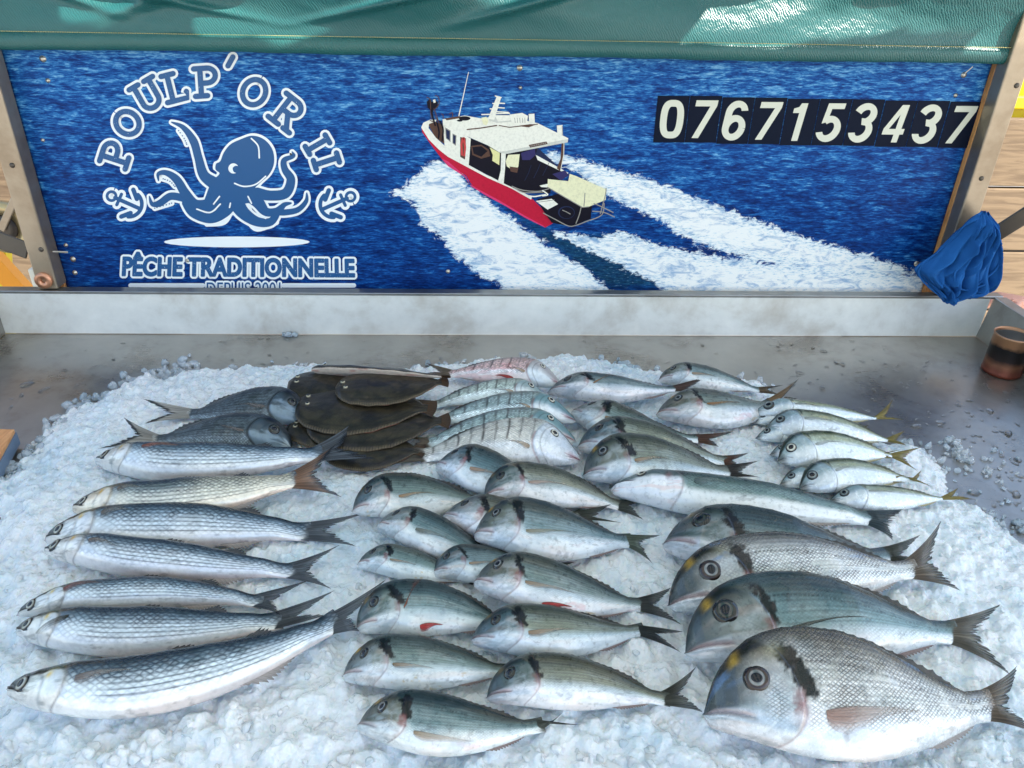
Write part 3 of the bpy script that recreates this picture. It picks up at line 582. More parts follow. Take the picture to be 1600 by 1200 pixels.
# yellow crate on the ground beyond the fence rises just over it
def crate(loc, w, d, h, mat, label):
    t = tag(empty('plastic_crate', loc), label, 'crate'); x, y, z0 = loc
    box('crate_base', x - w / 2, x + w / 2, y - d / 2, y + d / 2, z0, z0 + .015, mat, t)
    for a_ in ((x - w / 2, x + w / 2, y - d / 2, y - d / 2 + .012), (x - w / 2, x + w / 2, y + d / 2 - .012, y + d / 2), (x - w / 2, x - w / 2 + .012, y - d / 2 + .0125, y + d / 2 - .0125), (x + w / 2 - .012, x + w / 2, y - d / 2 + .0125, y + d / 2 - .0125)):
        box('crate_wall', *a_, z0 + .0155, z0 + h, mat, t)
    box('crate_rim', x - w / 2 - .012, x + w / 2 + .012, y - d / 2 - .014, y - d / 2 - .001, z0 + h - .03, z0 + h + .002, mat, t, .004)
    return t
crate((1.78, 2.2, fz[3] - .16), .9, .35, .200, m_yel, 'yellow plastic crate seen over the top of the plank fence at the right edge')
tag(box('support_shelf', 1.3, 2.3, 2.06, 2.40, fz[3] - .19, fz[3] - .162, m_plank, None), 'plank shelf under the yellow crate behind the right fence', 'shelf')
c = onz(8, 430, -.1)
# left background pieces
ob_ = tag(empty('orange_trestle', ony(10, 420, 1.8)), 'orange and yellow painted wooden trestle behind the left post', 'trestle')
bar('leg', ony(-60, 350, 1.80), ony(42, 462, 1.80), .045, .03, m_org, ob_); bar('leg', ony(-20, 385, 1.86), ony(-8, 560, 1.86), .10, .03, m_yel, ob_); bar('leg', ony(-80, 470, 1.84), ony(-60, 350, 1.84), .05, .03, m_org, ob_)
tag(box('white_board', -1.02, -.86, 1.70, 1.76, -.02, .082, flat('white_sunlit', (232, 226, 206), .6)), 'pale board, sunlight put into its colour, lying behind the left post foot', 'board')  # sunlit white is put into the board's base colour
rl = ony(14, 352, 1.75); rr = tag(empty('rope_reel', rl), 'round brass coloured reel behind the left post', 'reel')
m_brass = NM('brass', col=(.55, .42, .22), rough=.4, metal=.7).m
lathe('reel_flange', rl, [(.03, 0), (.03, -.02), (.058, -.024), (.06, -.01), (.058, 0)], m_brass, rr, 48, 'y'); lathe('reel_core', rl + [0, .002, 0], [(.028, 0), (.028, -.028), (.012, -.03), (0.001, -.03)], m_dark, rr, 32, 'y')
bar('reel_arm', rl + [0, -.034, 0], rl + [.05, -.034, .07], .016, .006, m_post, rr)
f2 = tag(empty('wooden_fence', (-1.6, 2.3, -.9)), 'shaded tan plank screen far behind the left post', 'fence')
for k in range(8): box('plank', -3.2, -.95, 2.30, 2.325, -.9 + k * .22, -.9 + k * .22 + .214, m_plank, f2, .003)

# ---- copper can on the table
cc0 = onz(1571, 581, 0); cc0[0] = min(cc0[0], XR - .043)
ct = tag(empty('metal_can', cc0), 'open copper brown metal can with a black band, standing at the right rim', 'can')
Mc = NM('can_metal', metal=.75, rough=.36); ob = Mc.coord(); gz = Mc.n('ShaderNodeSeparateXYZ', {0: ob}).outputs[2]; nz = Mc.noise(ob, 30, 5, .6)
zz = Mc.math('ADD', gz, Mc.math('MULTIPLY', Mc.math('SUBTRACT', nz, .5), .018))
Mc.set('col', Mc.ramp(Mc.math('MULTIPLY', zz, 10.0), [(.02, (.20, .05, .03)), (.16, (.17, .05, .03)), (.26, (.22, .09, .05)), (.38, (.03, .02, .018)), (.62, (.02, .018, .018)), (.70, (.34, .17, .09)), (.95, (.42, .22, .12))]))  # brown low down, black band in the middle, copper above
R_ = .038; hC = .088
lathe('can_body', (cc0[0], cc0[1], 0), [(0.001, .0006), (R_ - .002, .0006), (R_, .003), (R_, .008), (R_ - .001, .010), (R_ - .001, hC - .004), (R_ + .0006, hC), (R_ - .0015, hC + .001), (R_ - .003, hC - .002), (R_ - .003, .006), (.001, .006)], Mc.m, ct)
lathe('can_lining', (cc0[0], cc0[1], 0), [(R_ - .0033, hC - .006), (R_ - .0034, .007), (.001, .0068)], m_rim, ct)

# ---- board corner at the left edge
P_ = [onz(-60, 669, .035), onz(22, 671, .035), onz(-8, 726, .035), onz(-120, 726, .035)]
bt = tag(empty('price_board', P_[1]), 'corner of a wooden board with a grey blue edge at the left of the table', 'board')
mesh('board_top', P_ + [p - [0, 0, .006] for p in P_], [(0, 1, 2, 3), (4, 7, 6, 5), (0, 4, 5, 1), (1, 5, 6, 2), (2, 6, 7, 3), (3, 7, 4, 0)], m_board, bt)
ctr = sum(P_) / 4; Q_ = [p + (p - ctr) * .035 - [0, 0, .0065] for p in P_]
mesh('board_edge', Q_ + [p - [0, 0, .022] for p in Q_], [(0, 1, 2, 3), (4, 7, 6, 5), (0, 4, 5, 1), (1, 5, 6, 2), (2, 6, 7, 3), (3, 7, 4, 0)], flat('grey_blue', (110, 128, 150), .4), bt)

# ---- blue cloth
L_ = spline([ony(*p, 1.497) for p in [(1535, 330), (1512, 345), (1490, 372), (1465, 396), (1434, 420), (1440, 434), (1452, 445), (1470, 467)]], 12)
R2 = spline([ony(*p, 1.497) for p in [(1546, 333), (1556, 352), (1565, 380), (1566, 405), (1562, 432), (1556, 452), (1530, 458), (1480, 466)]], 12)
n1 = 160; n2 = 110
def resamp(P, n): d = np.r_[0, np.cumsum(np.linalg.norm(np.diff(P, axis=0), axis=1))]; s = np.linspace(0, d[-1], n); return np.stack([np.interp(s, d, P[:, i]) for i in range(3)], 1)
Lr = resamp(L_, n1); Rr = resamp(R2, n1); S = np.linspace(0, 1, n2)[None, :, None]; G = Lr[:, None] * (1 - S) + Rr[:, None] * S
TT, SS = np.meshgrid(np.linspace(0, 1, n1), np.linspace(0, 1, n2), indexing='ij')
r1 = 0
for (s0, s1, wd_, am) in ((.42, .08, .035, .018), (.50, .26, .03, .024), (.58, .44, .028, .02), (.66, .62, .035, .026), (.76, .74, .03, .016), (.82, .90, .03, .024), (.30, .0, .05, .016), (.9, .99, .03, .015), (.2, .5, .025, .018)):
    cen = s0 + (s1 - s0) * TT ** 1.3 + .04 * np.sin(TT * 9 + s0 * 20); r1 = r1 + 1.35 * am * np.exp(-np.abs((SS - cen) / wd_) ** 1.6)
ph_ = SS * 5.2 + .9 * np.sin(TT * 3.2 + .5) + 1.3 * (vnoise(SS * 2.2, TT * 2.4, 14) - .5); ph2 = SS * 9.3 - 1.4 * TT + 1.2 * vnoise(SS * 3, TT * 1.6, 15)
crs = 1 - np.abs(np.sin(np.pi * ph_)) ** .7; crs2 = 1 - np.abs(np.sin(np.pi * ph2)) ** .8
dep = .034 * np.sin(np.pi * SS) ** .6 * sst(0, .12, TT) * (1 - .35 * TT) + .5 * r1 * sst(0, .2, TT) - .020 * crs * sst(0, .2, TT) - .007 * crs2 * sst(.1, .3, TT)
G[..., 1] -= dep; G[..., 2] += .004 * (fbm(SS * 14, TT * 3, 9) - .5) * 2
Mb = NM('blue_cloth', rough=.9, spec=.2); Mb.set('col', Mb.mix(Mb.noise(Mb.coord(), 20, 4), tuple(lin((24, 78, 140))), tuple(lin((36, 100, 168))))); Mb.set('normal', Mb.bump(Mb.noise(Mb.coord(), 500, 2), .4, .0008))
clb = tag(mesh('blue_cloth', G.reshape(-1, 3), None, Mb.m, None, True, quads=gridquads(n1, n2)), 'crumpled bright blue cloth hung over the brace at the foot of the right post', 'cloth')
sm = clb.modifiers.new('s', 'SOLIDIFY'); sm.thickness = .004

def tubeline(name, pts, r_, mat, parent):
    P = spline(pts, 8); T = np.gradient(P, axis=0); T /= np.linalg.norm(T, axis=1)[:, None]; a_ = np.cross(T, [0, 1, 0]); a_ /= np.linalg.norm(a_, axis=1)[:, None]; c_ = np.cross(T, a_); an = np.linspace(0, 2 * np.pi, 8, endpoint=False)
    return mesh(name, (P[:, None] + (a_[:, None] * np.cos(an)[None, :, None] + c_[:, None] * np.sin(an)[None, :, None]) * r_).reshape(-1, 3), None, mat, parent, True, quads=gridquads(len(P), 8, True))
for path in ([(.18, .30), (.28, .42), (.42, .40), (.55, .30), (.66, .42), (.70, .60), (.60, .75)], [(.30, .95), (.45, .85), (.62, .70), (.80, .74), (.97, .60)], [(.05, .06), (.35, .05), (.65, .03), (.95, .03)]):
    tubeline('hem', [G[int(t_ * (n1 - 1)), int(s_ * (n2 - 1))] + [0, -.003, 0] for t_, s_ in path], .0019, Mb.m, clb)

# ---- person's arm behind the table corner
def skin_tree(name, pts, edges, rad, mat, root=0, sub=2):
    me = bpy.data.meshes.new(name); me.from_pydata([tuple(p) for p in pts], edges, []); o = bpy.data.objects.new(name, me); COL.objects.link(o)
    md = o.modifiers.new('skin', 'SKIN'); 
    for i, r in enumerate(rad): me.skin_vertices[0].data[i].radius = (r, r)
    me.skin_vertices[0].data[root].use_root = True
    ss_ = o.modifiers.new('sub', 'SUBSURF'); ss_.levels = sub; ss_.render_levels = sub; me.materials.append(mat)
    dg = bpy.context.evaluated_depsgraph_get(); m2 = bpy.data.meshes.new_from_object(o.evaluated_get(dg)); o.modifiers.clear(); o.data = m2
    m2.polygons.foreach_set('use_smooth', np.ones(len(m2.polygons), bool)); return o
Mk = NM('skin', col=tuple(lin((206, 150, 128))), rough=.5, sss=.2); Mk.set('Subsurface Radius', (.01, .004, .002))
w0 = ony(1592, 474, 1.62); el = ony(1700, 520, 1.60); fp = [w0, w0 * .5 + el * .5, el]; rad = [.021, .026, .034]; ed = [(0, 1), (1, 2)]
pm = w0 + [-.035, .0, .008]; fp.append(pm); rad.append(.022); ed.append((0, 3))
for k in range(4):
    b0 = pm + np.array([-.022, .022 - k * .015, .004]); l_ = (.030, .034, .032, .025)[k]; i0 = len(fp)
    fp += [b0, b0 + [-l_ * .9, 0, .004], b0 + [-l_ * 1.5, .002, -.008], b0 + [-l_ * 1.8, .004, -.024]]; rad += [.009, .0085, .008, .0068]; ed += [(3, i0), (i0, i0 + 1), (i0 + 1, i0 + 2), (i0 + 2, i0 + 3)]
i0 = len(fp); fp += [w0 + [-.02, -.026, .004], w0 + [-.045, -.036, .002], w0 + [-.062, -.036, -.006]]; rad += [.011, .0095, .0075]; ed += [(3, i0), (i0, i0 + 1), (i0 + 1, i0 + 2)]
pers = skin_tree('person', fp, ed, rad, Mk.m, 2); tag(pers, "bare forearm and hand of a person reaching in behind the table's right rear corner", 'person')
#FISH
# ================================================================= FISH
# profiles: station, dorsal, ventral (in standard lengths), half thickness = k * mean half height
PR = {
 'bream': dict(u=[0, .012, .027, .05, .085, .14, .19, .26, .34, .45, .55, .68, .8, .9, 1], d=[.016, .045, .078, .110, .143, .176, .194, .208, .212, .202, .178, .132, .080, .048, .046],
               v=[.020, .040, .054, .068, .084, .106, .121, .140, .152, .158, .148, .116, .076, .045, .045], k=.46, op=.265, eye=(.125, .46, .033), sc=78),
 'mullet': dict(u=[0, .015, .04, .09, .16, .25, .36, .48, .6, .72, .84, .93, 1], d=[.012, .036, .052, .068, .082, .094, .100, .102, .095, .078, .056, .043, .046],
                v=[.010, .024, .038, .060, .080, .098, .108, .110, .100, .080, .056, .043, .045], k=.62, op=.215, eye=(.062, .10, .0225), sc=50),
 'bass': dict(u=[0, .015, .04, .09, .16, .25, .36, .48, .6, .72, .84, .93, 1], d=[.008, .025, .042, .068, .090, .105, .112, .110, .100, .080, .056, .040, .044],
              v=[.012, .035, .052, .072, .088, .102, .108, .106, .098, .078, .054, .040, .042], k=.62, op=.27, eye=(.105, .55, .018), sc=75),
 'scad': dict(u=[0, .02, .05, .1, .17, .26, .38, .5, .62, .75, .87, .95, 1], d=[.008, .022, .046, .080, .104, .114, .118, .112, .096, .066, .032, .016, .014],
              v=[.012, .028, .050, .080, .102, .114, .118, .112, .092, .060, .028, .015, .014], k=.55, op=.25, eye=(.100, .28, .032), sc=75),
 'marbre': dict(u=[0, .02, .06, .12, .19, .27, .36, .46, .58, .7, .82, .92, 1], d=[.012, .030, .058, .098, .134, .158, .166, .160, .140, .106, .068, .044, .042],
                v=[.014, .030, .050, .076, .098, .114, .122, .122, .112, .090, .060, .042, .040], k=.52, op=.29, eye=(.175, .52, .026), sc=60),
}
PR['dark'] = dict(PR['bream'], sc=60, eye=(.125, .36, .036)); PR['dark']['d'] = [x * .92 for x in PR['bream']['d']]
PR['silver'] = dict(PR['bream'], sc=80, eye=(.138, .34, .033))
def rgb(*c): return lin(c)
def mixc(a, b, t): t = np.asarray(t)[..., None]; return a * (1 - t) + b * t
def G_(x, s): return np.exp(-(x / s) ** 2)

def paint(sp, u, v, seed, tone):
    n = lambda su, sv, s=0: fbm(u * su + seed * 3.1, v * sv + seed * 1.7, s + seed, 4)
    one = np.ones(u.shape + (1,))
    if sp in ('bream', 'silver'):
        if sp == 'bream':
            back = [rgb(46, 58, 54), rgb(62, 66, 52), rgb(40, 56, 58)][seed % 3]; mid = [rgb(122, 140, 134), rgb(142, 146, 128), rgb(106, 132, 134)][seed % 3]; low = rgb(196, 208, 210); bel = rgb(232, 234, 234)
        else: back = rgb(84, 80, 76); mid = rgb(216, 214, 210); low = rgb(218, 218, 218); bel = rgb(234, 234, 234)
        back, mid = back * tone, mid * tone
        vv = v + .10 * (n(6, 3) - .5)
        sh = .10 if sp == 'bream' else .0
        C = mixc(one * bel, low, sst(-.55, -.22, vv - sh * 0)); C = mixc(C, mid, sst(-.34 + .1 * (u < .3), .06, vv)); vb = .22 if sp == 'silver' else 0; C = mixc(C, back, sst(.05 + vb, .75 + vb, vv))
        C = mixc(C, rgb(176, 188, 186), .40 * sst(.48, .72, n(4, 3, 95)) * G_(v - .1, .45)); C = mixc(C, rgb(110, 96, 66), .30 * sst(.5, .7, n(3, 3, 97)) * sst(0, .5, v))  # pale mottled sheen painted into the flank colour, then brown mottling
        row = .5 + .5 * np.cos(v * 62 + 2 * np.sin(u * 2)); C = C * (1 - .42 * (row * sst(-.45, .1, v) * sst(.25, .35, u))[..., None])
        ll = .50 - .34 * sst(.3, 1, u); C = mixc(C, back * .4, .7 * G_(v - ll, .020) * sst(.27, .3, u) * (np.sin(u * 420) > -.4))
        uo = .275 - .055 * ((v + .12) / .7) ** 2
        headm = sst(.012, -.012, u - uo)
        hc = mixc(one * rgb(214, 216, 218), [rgb(88, 102, 98), rgb(108, 110, 98), rgb(80, 98, 102), rgb(116, 122, 118)][(seed * 5) % 4] if sp == 'bream' else rgb(168, 168, 168), sst(-.38, .0, v + .12 * (n(14, 4, 5) - .5)) ); hc = mixc(hc, rgb(34, 44, 42) if sp == 'bream' else rgb(110, 104, 92), sst(.35, .8, v))
        hc = mixc(hc, rgb(150, 128, 116), .35 * sst(.55, .7, n(9, 4, 67)) * (v < .5)); hc = mixc(hc, rgb(206, 210, 212), (.55 if sp == 'silver' else .3) * sst(.42, .62, n(12, 5, 65)) * sst(.10, .16, u) * sst(.6, .2, v)); hc = hc * (.72 + .56 * n(34, 10, 61))[..., None]; hc = mixc(hc, rgb(150, 162, 164), .5 * sst(.5, .7, n(18, 7, 63)) * sst(.45, .1, v))
        hc = mixc(hc, rgb(60, 72, 78), .65 * sst(.12, .04, u) * sst(-.25, .05, v)); C = mixc(C, hc, headm)
        C = mixc(C, rgb(206, 150, 150), .15 * G_(u - uo, .018) * sst(.25, -.2, v) * sst(-.8, -.4, v))
        rag = .035 * (n(60, 14, 7) - .5)
        cu = .292 - .072 * v + .010 * np.sin(v * 5 + seed); wdt = .006 + (.022 if sp == 'silver' else (.020, .010, .016, .024, .008)[seed % 5]) * np.sin(np.pi * np.clip((v + .02) / .84, 0, 1)) ** .6
        bl = sst(.016, -.006, np.abs(u - cu + .045 * (n(34, 9, 7) - .5) + .02 * (n(60, 30, 9) - .5)) - wdt + .03 * (n(110, 9, 8) - .5)) * sst(-.06, .10, v + rag * 6) * sst(.86, .66, v + rag * 6); C = mixc(C, rgb(3, 3, 5), np.clip(bl * 1.3, 0, 1) * .97)
        rd = sst(.024, .010, np.abs(u - .258 + rag)) * sst(-.38, -.18, v) * sst(.2, .06, v); C = mixc(C, rgb(130, 74, 74), rd * (.25 + .5 * ((seed * 7) % 5) / 5) * (.5 + n(80, 12, 71)))
        if sp == 'silver': C = mixc(C, rgb(66, 74, 76), .85 * sst(.15, .07, u + .03 * (n(14, 5, 41) - .5)) * sst(-.22, .02, v)); C = mixc(C, rgb(34, 34, 32), .8 * headm * sst(.66, .86, v)); C = mixc(C, rgb(170, 160, 120), .35 * G_(u - .2, .03) * G_(v - .7, .12))
        gd = G_(u - .085, .015) * sst(.66, .78, v) * sst(1.05, .95, v); C = mixc(C, rgb(204, 160, 56), .62 * gd * (.5 + n(40, 12, 77)) * (1.0 if sp == 'silver' or seed % 2 else .35))
        C = mixc(C, rgb(24, 22, 20), .75 * G_(u - .125, .03) * sst(.74, .84, v))
        mo = G_(v + .10 + u * 2.5, .13) * sst(.14, .11, u); C = mixc(C, rgb(190, 150, 146), .6 * mo); C = mixc(C, rgb(60, 45, 48), .7 * G_(v + .12 + u * 2.5, .030) * sst(.135, .12, u))
        C = mixc(C, rgb(120, 90, 94), .5 * G_(u - uo, .0045) * sst(.1, 0, v))
        C = mixc(C, rgb(150, 160, 166), .35 * G_(u - uo + .075, .006) * (v < .2))
        C = mixc(C, rgb(30, 28, 26), sst(.93, .99, v) * .7)
        if seed % 4 == 1: C = mixc(C, rgb(190, 80, 76), .3 * sst(.62, .75, n(9, 3, 21)) * sst(-.3, -.6, v) * sst(.35, .4, u))
        if seed % 3 == 0: C = mixc(C, rgb(206, 176, 110), .5 * sst(.72, .78, n(22, 7, 31)) * sst(-.2, -.5, v))
        C = mixc(C, rgb(214, 190, 180), .28 * sst(.5, .7, n(5, 3, 91)) * sst(0, -.5, v)); C = mixc(C, rgb(170, 186, 196), .4 * sst(.45, .7, n(8, 4, 93)) * sst(.1, -.3, v))  # pinkish smudges, then blue-grey shadow painted into the belly colour
        if sp == 'silver': C = mixc(C, rgb(96, 130, 170), .5 * sst(.60, .74, n(9, 3, 9)) * sst(.3, .5, v))
        mask = sst(-.0, .03, u - uo) * sst(-.75, -.2, v) * (1 if sp == 'silver' else .8) * (1 - .6 * bl)
        mask = np.maximum(mask, .7 * headm * sst(.55, .75, v) * sst(.16, .2, u)); mask = np.maximum(mask, .9 * headm * G_(u - .19, .035) * G_(v + .05, .4))
    elif sp == 'mullet':
        back = rgb(30, 39, 44) * tone; mid = rgb(112, 128, 138) * tone; low = rgb(206, 216, 224); bel = rgb(236, 236, 236)
        vv = v + .1 * (n(5, 3) - .5); C = mixc(one * bel, low, sst(-.7, -.35, vv)); C = mixc(C, mid, sst(-.35, .35, vv)); C = mixc(C, back, sst(.22, .74, vv))
        rows = np.maximum(0, np.cos((v - .02 * np.sin(u * 7)) * 36)) ** 1.5; C = mixc(C, rgb(30, 44, 60), .9 * rows * sst(-.75, -.5, v) * sst(.95, .6, v) * sst(.26, .36, u) * (.55 + .6 * n(30, 6, 2)))
        uo = .215 - .03 * ((v + .1) / .8) ** 2; headm = sst(.01, -.01, u - uo)
        hc = mixc(one * rgb(232, 230, 226), rgb(196, 198, 196), sst(-.3, .3, v + .5 * (n(16, 4, 3) - .5))); hc = mixc(hc, rgb(34, 42, 42), sst(.36, .56, v + .3 * (n(20, 5, 4) - .5))); hc = mixc(hc, rgb(62, 68, 70), .9 * sst(.10, .055, u) * sst(-.55, -.2, v)); hc = mixc(hc, rgb(120, 126, 122), .5 * sst(.55, .7, n(26, 7, 14)))
        C = mixc(C, hc, headm); C = mixc(C, rgb(206, 164, 44), .85 * G_(u - .155, .012) * G_(v - .28, .16)); C = mixc(C, rgb(120, 130, 60), .3 * G_(u - .17, .03) * G_(v - .6, .2))
        C = mixc(C, rgb(96, 90, 92), .6 * G_(u - uo, .004) * sst(.8, .5, v)); C = mixc(C, rgb(22, 24, 30), .8 * G_(u - uo - .015, .012) * sst(.45, .7, v))
        C = mixc(C, rgb(80, 60, 60), .7 * G_(v + .16 + u * 2.2, .07) * sst(.045, .03, u)); C = mixc(C, rgb(214, 180, 176), .5 * sst(.02, 0, u))
        C = mixc(C, rgb(150, 160, 166), .5 * G_(u - .145 + .0 * v, .004) * (v < .4)); C = mixc(C, rgb(200, 150, 130), .35 * sst(-.8, -.95, v) * sst(.3, .45, u))
        mask = sst(-.01, .02, u - uo) * (.35 + .65 * sst(-.35, .2, v)) * sst(-.8, -.5, v); mask = np.maximum(mask, headm * sst(.1, .15, u) * sst(.45, .7, v) * .6)
        if seed == 12: C = C * np.array([1.12, 1.0, .84]); C = mixc(C, rgb(236, 222, 190), .40 * sst(-.9, 0, v) * sst(.45, .7, u))
    elif sp == 'bass':
        back = rgb(50, 68, 62); mid = rgb(116, 136, 130); bel = rgb(234, 236, 236); C = mixc(one * bel, mid, sst(-.45, -.05, v + .1 * (n(5, 3) - .5))); C = mixc(C, back, sst(.0, .65, v))
        uo = .26 - .03 * ((v + .2) / .8) ** 2; headm = sst(.01, -.01, u - uo); hc = mixc(one * rgb(238, 236, 236), rgb(96, 108, 108), sst(-.02, .3, v + .2 * (n(14, 4, 3) - .5))); hc = mixc(hc, rgb(50, 56, 54), sst(.6, .9, v)); C = mixc(C, hc, headm)
        C = mixc(C, rgb(24, 22, 24), .85 * G_(u - .25, .022) * sst(.25, .45, v)); C = mixc(C, rgb(140, 96, 96), .7 * G_(u - .205, .012) * G_(v - .25, .22)); C = mixc(C, rgb(90, 70, 74), .7 * G_(v - .3 + u * 3, .06) * sst(.10, .07, u)); C = mixc(C, rgb(120, 110, 112), .6 * G_(u - uo, .004))
        C = mixc(C, rgb(214, 150, 140), .3 * sst(.6, .7, n(12, 5, 6)) * headm * (v < .2)); mask = sst(0, .03, u - uo) * sst(-.4, .1, v)
    elif sp == 'scad':
        back = rgb(58, 66, 36) * tone; mid = rgb(152, 158, 134) * tone; bel = rgb(232, 236, 236); C = mixc(one * bel, mid, sst(-.15, .3, v)); C = mixc(C, back, sst(.35, .75, v + .15 * (n(8, 3) - .5)))
        C = mixc(C, rgb(150, 150, 110), .5 * G_(v - .35, .12) * sst(.3, .4, u)); C = mixc(C, rgb(120, 128, 120), .5 * G_(v - .18 + .18 * sst(.4, .6, u), .03) * sst(.3, .35, u))
        uo = .255 - .03 * ((v + .1) / .8) ** 2; headm = sst(.01, -.01, u - uo); hc = mixc(one * rgb(222, 226, 228), rgb(150, 166, 168), sst(-.4, .3, v + .5 * (n(16, 4, 3) - .5))); hc = mixc(hc, rgb(48, 58, 50), sst(.5, .8, v)); hc = mixc(hc, rgb(66, 66, 60), .7 * sst(.06, .02, u)); C = mixc(C, hc, headm)
        C = mixc(C, rgb(18, 20, 22), .9 * G_(u - .262, .009) * G_(v - .5, .22)); C = mixc(C, rgb(100, 104, 106), .7 * G_(u - uo, .005)); C = mixc(C, rgb(40, 40, 40), .7 * G_(v + .1 + u * 4, .06) * sst(.09, .07, u)); mask = sst(0, .03, u - uo) * .6
    elif sp == 'marbre':
        k = tone; back = [rgb(128, 132, 122), rgb(84, 94, 86), rgb(70, 84, 80), rgb(110, 88, 82)][k]; mid = [rgb(222, 218, 206), rgb(168, 176, 166), rgb(146, 160, 156), rgb(206, 170, 162)][k]; bel = [rgb(238, 238, 236), rgb(224, 230, 228), rgb(214, 224, 224), rgb(236, 226, 224)][k]
        C = mixc(one * bel, mid, sst(-.35, .1, v + .1 * (n(5, 3) - .5))); C = mixc(C, back, sst(.35, .95, v) * (.45 if k == 0 else 1))
        per = np.cos(u * 2 * np.pi * 13 + .6 * np.sin(v * 3)); amp = np.where(np.floor(u * 13 + .5) % 2 == 0, 1, .6); C = mixc(C, rgb(50, 42, 38), np.maximum(0, per) ** 5 * amp * .9 * sst(-.25, .15, v + .3 * (n(16, 2, 2) - .5)) * sst(.26, .34, u) * sst(.97, .9, u))
        uo = .30 - .05 * ((v + .1) / .8) ** 2; headm = sst(.01, -.01, u - uo); hc = mixc(one * rgb(236, 238, 238), [rgb(206, 210, 210), rgb(150, 166, 166), rgb(110, 140, 144), rgb(176, 170, 168)][k], sst(-.4, .3, v + .4 * (n(16, 4, 3) - .5))); hc = mixc(hc, rgb(58, 62, 58), sst(.72, .92, v) * .8); C = mixc(C, hc, headm)
        C = mixc(C, rgb(200, 150, 156), .75 * sst(.10, .05, u) * G_(v + .2, .3)); C = mixc(C, rgb(120, 60, 66), .6 * G_(v + .22, .05) * sst(.11, .09, u)); C = mixc(C, rgb(150, 84, 84), .6 * G_(u - uo, .006) * (v < .3)); C = mixc(C, rgb(60, 56, 54), .5 * G_(u - uo + .05, .004)); C = mixc(C, rgb(80, 66, 56), .5 * G_(v - .62 + .35 * u, .015) * sst(.3, .33, u))
        if k == 3: C = mixc(C, rgb(200, 104, 104), .35 * sst(.45, .62, n(10, 4, 8)) * sst(.3, .5, u) * (v < .3))
        mask = sst(0, .03, u - uo) * sst(-.7, -.1, v)
    else:  # dark bream
        back = rgb(40, 44, 46); mid = rgb(72, 80, 82); low = rgb(116, 126, 132); C = mixc(one * low, mid, sst(-.7, -.2, v)); C = mixc(C, back, sst(.2, .9, v))
        row = .5 + .5 * np.cos(v * 40 + 1.5 * np.sin(u * 3)); C = mixc(C, rgb(14, 16, 18), .75 * row * sst(.28, .34, u) * sst(-.8, -.4, v))
        uo = .275 - .05 * ((v + .1) / .7) ** 2; headm = sst(.01, -.01, u - uo); hc = mixc(one * rgb(124, 142, 156), rgb(60, 74, 84), sst(-.3, .2, v + 1.2 * (n(14, 5, 5) - .5))); hc = mixc(hc, rgb(36, 42, 48), sst(.35, .7, v)); C = mixc(C, hc, headm); C = mixc(C, rgb(190, 200, 204), .7 * sst(.06, .02, u) * (v < .3))
        C = mixc(C, rgb(20, 22, 26), .85 * G_(u - uo - .012, .012)); C = mixc(C, rgb(16, 16, 22), .5 * G_(u - .18, .03) * sst(.1, .4, v)); mask = sst(0, .03, u - uo)
    C = mixc(C, lin(TAILC[sp][0]) * .8, sst(.955, .995, u + .02 * (fbm(u * 3, v * 14, seed) - .5)) * .9)
    return np.clip(C, 0, 1), np.clip(mask, 0, 1)

